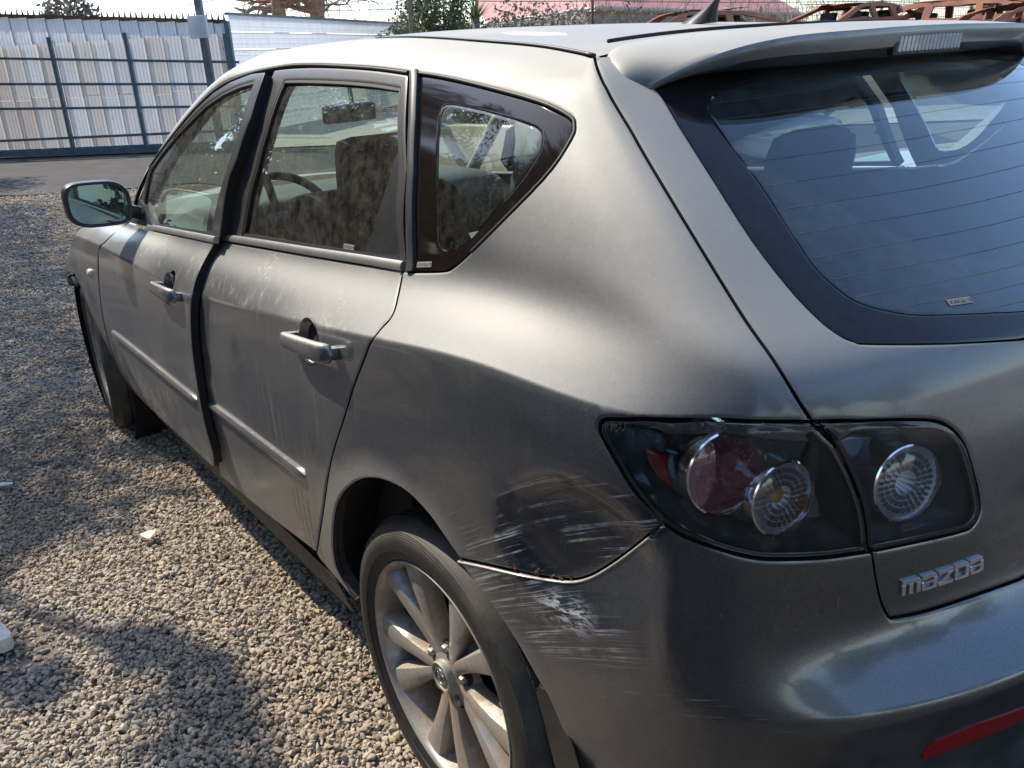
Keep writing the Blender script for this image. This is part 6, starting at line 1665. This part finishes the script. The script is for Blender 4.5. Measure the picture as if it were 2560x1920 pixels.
def build_wheel():
    """axis +Y outwards, centre at the origin (y = 0 is the car's centre plane)"""
    w = empty('wheel', (0, 0, .312), 0, car)
    # tyre
    prof = [(.205,.675),(.236,.672),(.262,.664),(.290,.668),(.306,.680),(.3145,.700)]
    tread_y = [.700,.7285,.7315,.7405,.7435,.7580,.7610,.7700,.7730,.7875,.7905,.7995,.8025,.830]
    for i, yy in enumerate(tread_y):
        g = i % 4 in (1, 2) if 0 < i < 13 else False
        lo = (i in (2, 3, 6, 7, 10, 11))
        prof.append((.3085 if lo else .3175, yy))
    prof += [(.3145,.836),(.3065,.8525),(.2985,.8600),(.2975,.8588),(.2870,.8648),(.2710,.8672),(.2580,.8652),(.2575,.8632),(.2440,.8600),(.2370,.8550),(.2335,.8490),(.2330,.838)]
    bm = bmesh.new(); add_lathe(bm, prof, 128); bmesh.ops.recalc_face_normals(bm, faces=bm.faces)
    bm_obj('tyre', bm, TYRE, w, smooth=True, angle=32)
    bm = bmesh.new(); nb = 76
    for k in range(nb):
        for (ya, yb, off) in ((.701,.7275,0), (.7445,.757,.5), (.774,.7865,.25), (.8035,.834,.1)):
            a = 2*math.pi*(k+off)/nb
            ym = (ya+yb)/2
            R_ = Matrix.Rotation(-a, 3, 'Y')
            c = R_ @ Vector((.3178 if ym < .80 else .3160, ym, 0))
            add_box(bm, c, (.0045 if ym < .80 else .0035, (yb-ya)*.96, 2*math.pi*.318/nb*.72), R_ @ Matrix.Rotation(.35*(1 if ym > .77 else -1) if ym < .80 else 0, 3, 'X'))
    t_ = bm_obj('tread_blocks', bm, TYRE, w); t_['kind'] = 'stuff'
    # rim barrel and lip
    bm = bmesh.new()
    add_lathe(bm, [(.2335,.846),(.2365,.8565),(.2345,.8585),(.2300,.8565),(.2262,.8500),(.2240,.8400),(.2180,.8250),(.2130,.8000),(.2080,.7600),(.2060,.7000),(.2250,.6800),(.2330,.6750)], 96)
    bmesh.ops.recalc_face_normals(bm, faces=bm.faces); bmesh.ops.reverse_faces(bm, faces=bm.faces)
    bm_obj('rim', bm, RIM, w, smooth=True, angle=40)
    # spokes
    def arm(bm, a_hub, a_rim, side):
        secs = []; n = 14
        for i in range(n+1):
            t = i/n; r = .040 + (.2245-.040)*t
            a = math.radians(a_hub + (a_rim-a_hub)*(t**.8))
            hw = .0165 - .0020*math.sin(math.pi*min(1, t*1.2)) + .0135*t**1.8
            top = .8330 + .0050*math.sin(t*math.pi*.9) + .0135*t**1.6
            bot = .800 + .008*t
            cx, cz = math.cos(a), math.sin(a); tx, tz = -math.sin(a), math.cos(a)
            ring = []
            for s_, yy in ((-1.15, bot), (-1.0, top-.010), (-.80, top-.0015), (-.25, top), (.35, top-.0010), (.80, top-.0035), (1.0, top-.011), (1.15, bot)):
                q = s_*side*hw
                ring.append(bm.verts.new((cx*r+tx*q, yy, cz*r+tz*q)))
            secs.append(ring)
        for i in range(n):
            for k in range(8): bm.faces.new((secs[i][k], secs[i][(k+1) % 8], secs[i+1][(k+1) % 8], secs[i+1][k]))
        bm.faces.new(secs[0]); bm.faces.new(secs[-1][::-1])
    for k in range(5):
        th = 54+72*k
        for sgn in (1, -1):
            bm = bmesh.new(); arm(bm, th+sgn*11, th+sgn*16, sgn)
            bmesh.ops.recalc_face_normals(bm, faces=bm.faces)
            bm_obj('spoke', bm, RIM, w, smooth=True, angle=38)
        # recessed web between the two arms
        bm = bmesh.new(); secs = []
        for i in range(9):
            t = i/8; r = .05 + .085*t; a0 = math.radians(th-13); a1_ = math.radians(th+13)
            yy = .826 - .020*t - (.012 if i == 8 else 0)
            secs.append([bm.verts.new((r*math.cos(a0+(a1_-a0)*j/6), yy - .004*math.sin(math.pi*j/6), r*math.sin(a0+(a1_-a0)*j/6))) for j in range(7)])
        lowr = [bm.verts.new((v.co.x, .795, v.co.z)) for v in secs[-1]]; secs.append(lowr)
        for i in range(len(secs)-1):
            for j in range(6): bm.faces.new((secs[i][j], secs[i][j+1], secs[i+1][j+1], secs[i+1][j]))
        bmesh.ops.recalc_face_normals(bm, faces=bm.faces)
        bm_obj('spoke_web', bm, RIM, w, smooth=True, angle=50)
        # lug nut in its pocket
        a = math.radians(18+72*k); cx, cz = .0565*math.cos(a), .0565*math.sin(a)
        bm = bmesh.new(); add_lathe(bm, [(.0145,.8285),(.0140,.8165),(.001,.8165)], 20, c=(cx, 0, cz)); bmesh.ops.recalc_face_normals(bm, faces=bm.faces)
        bm_obj('nut_pocket', bm, DARKH, w, smooth=True, angle=40)
        bm = bmesh.new(); add_lathe(bm, [(.0098,.815),(.0098,.832),(.0080,.8365),(.0040,.8385),(.0005,.839)], 6, c=(cx, 0, cz)); bmesh.ops.recalc_face_normals(bm, faces=bm.faces)
        bm_obj('lug_nut', bm, NUT, w, smooth=True, angle=30)
    # hub face with five scooped pockets
    bm = bmesh.new(); seg = 100
    rr_ = []
    for r, yy in ((.030,.8345),(.040,.8340),(.046,.832),(.056,.829),(.066,.826),(.075,.818),(.082,.800)):
        ring = []
        for k in range(seg):
            a = 2*math.pi*k/seg; dd = ((math.degrees(a)-18) % 72); dd = min(dd, 72-dd)
            scale_ = 1.0 - (.16 if r > .06 else .0)*math.exp(-(dd/11)**2)
            yv = yy - .0115*math.exp(-(dd/13)**2)*math.exp(-((r-.0575)/.012)**2)
            ring.append(bm.verts.new((r*scale_*math.cos(a), yv, r*scale_*math.sin(a))))
        rr_.append(ring)
    for i in range(len(rr_)-1):
        for k in range(seg): bm.faces.new((rr_[i][k], rr_[i][(k+1) % seg], rr_[i+1][(k+1) % seg], rr_[i+1][k]))
    bmesh.ops.recalc_face_normals(bm, faces=bm.faces); bm_obj('hub_face', bm, RIM, w, smooth=True, angle=60)
    bm = bmesh.new(); add_lathe(bm, [(.0315,.832),(.0315,.8455),(.0290,.8485),(.0262,.8475),(.0255,.8455),(.0005,.8462)], 48)
    bmesh.ops.recalc_face_normals(bm, faces=bm.faces); cap = bm_obj('centre_cap', bm, RIM, w, smooth=True, angle=35)
    # emblem: oval with a winged M
    bm = bmesh.new()
    add_tube(bm, [(.0185*math.cos(a), .8470, .0155*math.sin(a)) for a in np.linspace(0, 2*math.pi, 33)], .0013, 6, False)
    wing_ = [(-.0150,.0050),(-.0090,.0070),(-.0030,.0020),(0,-.0040),(.0030,.0020),(.0090,.0070),(.0150,.0050)]
    add_tube(bm, [(x, .8470, z) for x, z in wing_], [.0006,.0016,.0016,.0019,.0016,.0016,.0006], 6)
    add_tube(bm, [(-.0120, .8470, -.0070), (-.0050, .8470, -.0075), (0, .8470, -.0040), (.0050, .8470, -.0075), (.0120, .8470, -.0070)], [.0006,.0013,.0012,.0013,.0006], 6)
    bm_obj('cap_emblem', bm, simple('emblem_grey', (.20, .20, .20), .3, .8), cap if False else w, smooth=True)
    bm = bmesh.new(); add_tube(bm, [(-.185, .800, .052), (-.185, .838, .053)], [.0042, .0042], 10)
    bm_obj('valve_cap', bm, simple('brass', (.62, .36, .13), .4, .8), w, smooth=True, angle=40)
    bm = bmesh.new(); add_lathe(bm, [(.002,.775),(.135,.775),(.138,.770),(.138,.755),(.06,.750),(.055,.72)], 48); add_box(bm, (.10, .775, .08), (.12, .05, .09), Matrix.Rotation(-.7, 3, 'Y'), .01)
    bmesh.ops.recalc_face_normals(bm, faces=bm.faces); bm_obj('brake_disc', bm, DISC, w, smooth=True, angle=35)
    return w
wheel = build_wheel()
def copy_wheel(loc, rz, scale_y=1, steer=0):
    r = wheel.copy(); COL.objects.link(r); r.parent = car
    for ch in list(wheel.children):
        c = ch.copy(); COL.objects.link(c); c.parent = r
    T = Matrix.Translation(loc) @ Matrix.Rotation(rz, 4, 'Z')
    if steer: T = Matrix.Translation((loc[0], .765, loc[2])) @ Matrix.Rotation(steer, 4, 'Z') @ Matrix.Translation((0, -.765, 0))
    r.matrix_world = T; return r
copy_wheel((2.64, 0, .312), 0, steer=math.radians(-6.5))
copy_wheel((0, 0, .312), math.pi); copy_wheel((2.64, 0, .312), math.pi)

# ------------------------------------------------------------------ door mirror
MX = 1.83
mc = Vector((MX, .895, 1.030))
bm = bmesh.new(); secs = []; n = 9
for i in range(n):
    t = i/(n-1); k = [1.0, 1.03, 1.04, 1.03, .98, .90, .76, .55, .25][i]; xo = [0, .006, .02, .04, .06, .078, .092, .101, .105][i]
    ring = []
    for a in np.linspace(0, 2*math.pi, 32, endpoint=False):
        ca, sa = math.cos(a), math.sin(a)
        ring.append(bm.verts.new(mc + Vector((xo, .096*k*math.copysign(abs(ca)**.55, ca), .070*k*math.copysign(abs(sa)**.6, sa) + .010*ca))))
    secs.append(ring)
for i in range(n-1):
    for k in range(32): bm.faces.new((secs[i][k], secs[i][(k+1) % 32], secs[i+1][(k+1) % 32], secs[i+1][k]))
bm.faces.new(secs[-1])
inner_r = [bm.verts.new(mc + (v.co-mc)*.90 + Vector((.002, 0, 0))) for v in secs[0]]
inner_b = [bm.verts.new(mc + (v.co-mc)*.89 + Vector((.014, 0, 0))) for v in secs[0]]
for k in range(32):
    bm.faces.new((secs[0][k], inner_r[k], inner_r[(k+1) % 32], secs[0][(k+1) % 32])); bm.faces.new((inner_r[k], inner_b[k], inner_b[(k+1) % 32], inner_r[(k+1) % 32]))
bm.faces.new(inner_b[::-1])
add_box(bm, mc + Vector((.035, -.115, -.045)), (.06, .10, .045), Matrix.Rotation(.35, 3, 'X'), .012)
bmesh.ops.recalc_face_normals(bm, faces=bm.faces)
mirror = bm_obj('door_mirror', bm, simple('dusty_mirror_shell', (.025, .026, .027), .4, noise_amt=.3, nscale=20, coat=.4), car, smooth=True, angle=42)
bm = bmesh.new(); aa = np.linspace(0, 2*math.pi, 40, endpoint=False)
vs = [bm.verts.new(mc + Vector((.0085+.002*math.sin(a), .086*math.copysign(abs(math.cos(a))**.55, math.cos(a)), .061*math.copysign(abs(math.sin(a))**.6, math.sin(a))+.009*math.cos(a)))) for a in aa]
bm.faces.new(vs); bmesh.ops.recalc_face_normals(bm, faces=bm.faces)
mg, nt, out = new_mat('mirror_silver'); N = NT(nt); p = N.n('ShaderNodeBsdfPrincipled', ins={'Base Color': (.26, .36, .37, 1), 'Metallic': 1.0, 'Roughness': .02}); nt.links.new(p.outputs[0], out.inputs[0])
bm_obj('mirror_glass', bm, mg, mirror)
panel('mirror_foot', PXL([(352,500),(362,512),(378,552),(388,566),(355,563),(326,556),(345,520)], DOOR_XF), (), TRIM, mirror, gap=0, off=.006, thick=.02, xf=DOOR_XF)

# ------------------------------------------------------------------ cabin
SEAT = simple('dark_seat_cloth', (.028, .030, .034), .95, noise_amt=.35, nscale=60, bump=.2)
DASH = simple('dash_plastic', (.13, .135, .13), .7, noise_amt=.15, nscale=30)
DASHD = simple('dark_cabin_plastic', (.03, .03, .03), .6)
def blob_box(bm, c, s, rot=None, round_=.06, sub=2):
    t = bmesh.new(); add_box(t, (0, 0, 0), s, None, round_)
    m = Matrix.Translation(c) @ (rot.to_4x4() if rot is not None else Matrix.Identity(4))
    bmesh.ops.transform(t, matrix=m, verts=t.verts); me = bpy.data.meshes.new('t'); t.to_mesh(me); t.free(); bm.from_mesh(me); bpy.data.meshes.remove(me)
def seat(x, y, head_z=1.14, front=True):
    bm = bmesh.new()
    blob_box(bm, (x+.20, y, .46), (.52, .50, .17), Matrix.Rotation(-.12, 3, 'Y'), .05)
    blob_box(bm, (x-.12, y, .78), (.15, .49, .64), Matrix.Rotation(-.22, 3, 'Y'), .055)
    s = bm_obj('front_seat', bm, SEAT, car, smooth=True)
    bm = bmesh.new(); blob_box(bm, (x-.225, y, head_z), (.10, .25, .19), Matrix.Rotation(-.12, 3, 'Y'), .045); bm_obj('headrest', bm, SEAT, s, smooth=True)
    bm = bmesh.new()
    for q in (-.06, .06): add_tube(bm, [(x-.222, y+q, head_z-.07), (x-.20, y+q, head_z-.17)], .006)
    bm_obj('headrest_post', bm, CHROME, s)
seat(1.14, .37); seat(1.14, -.37)
bm = bmesh.new(); blob_box(bm, (.40, 0, .48), (.50, 1.30, .16), None, .05); blob_box(bm, (.13, 0, .74), (.15, 1.32, .58), Matrix.Rotation(-.30, 3, 'Y'), .06)
rs_ = bm_obj('rear_bench', bm, SEAT, car, smooth=True)
for (y, z) in ((-.295, 1.135), (.36, 1.10)):
    bm = bmesh.new(); blob_box(bm, (.06, y, z), (.10, .27, .175), Matrix.Rotation(-.15, 3, 'Y'), .06); h_ = bm_obj('headrest', bm, SEAT, rs_, smooth=True)
    bm = bmesh.new()
    for q in (-.05, .05): add_tube(bm, [(.063, y+q, z-.06), (.08, y+q, z-.16)], .007)
    bm_obj('headrest_post', bm, DASHD, h_)
bm = bmesh.new(); add_box(bm, (-.30, 0, .93), (.52, 1.30, .02), Matrix.Rotation(.05, 3, 'Y'), .006); bm_obj('parcel_shelf', bm, SEAT, car)
bm = bmesh.new(); blob_box(bm, (2.02, 0, .84), (.50, 1.38, .26), None, .10); blob_box(bm, (1.80, .38, .93), (.18, .36, .10), None, .04); blob_box(bm, (1.72, 0, .66), (.35, .30, .40), None, .05)
dash = bm_obj('dashboard', bm, DASH, car, smooth=True)
bm = bmesh.new(); M_ = Matrix.Translation((1.60, .38, .90)) @ Matrix.Rotation(math.radians(-66), 4, 'Y')
add_tube(bm, [M_ @ Vector((.185*math.cos(a), .185*math.sin(a), 0)) for a in np.linspace(0, 2*math.pi, 41)], .0145, 10, False)
for a in (0.1, math.pi-.1, -math.pi/2): add_tube(bm, [M_ @ Vector((.05*math.cos(a), .05*math.sin(a), -.02)), M_ @ Vector((.18*math.cos(a), .18*math.sin(a), 0))], .014)
add_box(bm, (1.60+.01, .38, .90), (.05, .13, .12), Matrix.Rotation(math.radians(-24), 3, 'Y'), .02)
add_tube(bm, [(1.62, .38, .89), (1.85, .38, .80)], .03)
bm_obj('steering_wheel', bm, DASHD, dash, smooth=True, angle=50)
bm = bmesh.new(); add_box(bm, (1.72, .04, 1.245), (.03, .235, .062), Matrix.Rotation(.25, 3, 'Z'), .014); add_tube(bm, [(1.73, .02, 1.26), (1.78, 0, 1.33)], .008)
bm_obj('inner_mirror', bm, DASHD, car, smooth=True, angle=40)
# inner door cards and B pillars
for s in (1, -1):
    bm = bmesh.new(); add_box(bm, (1.60, .735*s, .62), (.90, .04, .54), None, .015); add_box(bm, (.60, .745*s, .66), (.80, .04, .60), None, .015)
    bm_obj('door_card', bm, DASHD, car, smooth=True, angle=40)
    bm = bmesh.new(); add_tube(bm, [(1.09, .775*s, .55), (1.075, .765*s, 1.0), (.97, .685*s, 1.28), (.89, .60*s, 1.385)], [.045, .038, .028, .02], 8)
    bm_obj('b_pillar', bm, GAPB if s > 0 else LINER, car, smooth=True)
    bm = bmesh.new(); add_tube(bm, [(2.10, .72*s, .93), (1.80, .66*s, 1.16), (1.48, .59*s, 1.34), (1.20, .53*s, 1.42)], .028, 8)
    bm_obj('a_pillar_trim', bm, LINER, car, smooth=True)
# seat belt, slack across the passenger side
bm = bmesh.new(); pts = [(1.02, -.66, 1.33), (1.06, -.67, 1.15), (1.07, -.68, .98), (1.10, -.70, .70)]
add_tube(bm, pts, [.012]*4, 4); bm_obj('seat_belt', bm, simple('belt_webbing', (.03, .03, .035), .8), car)
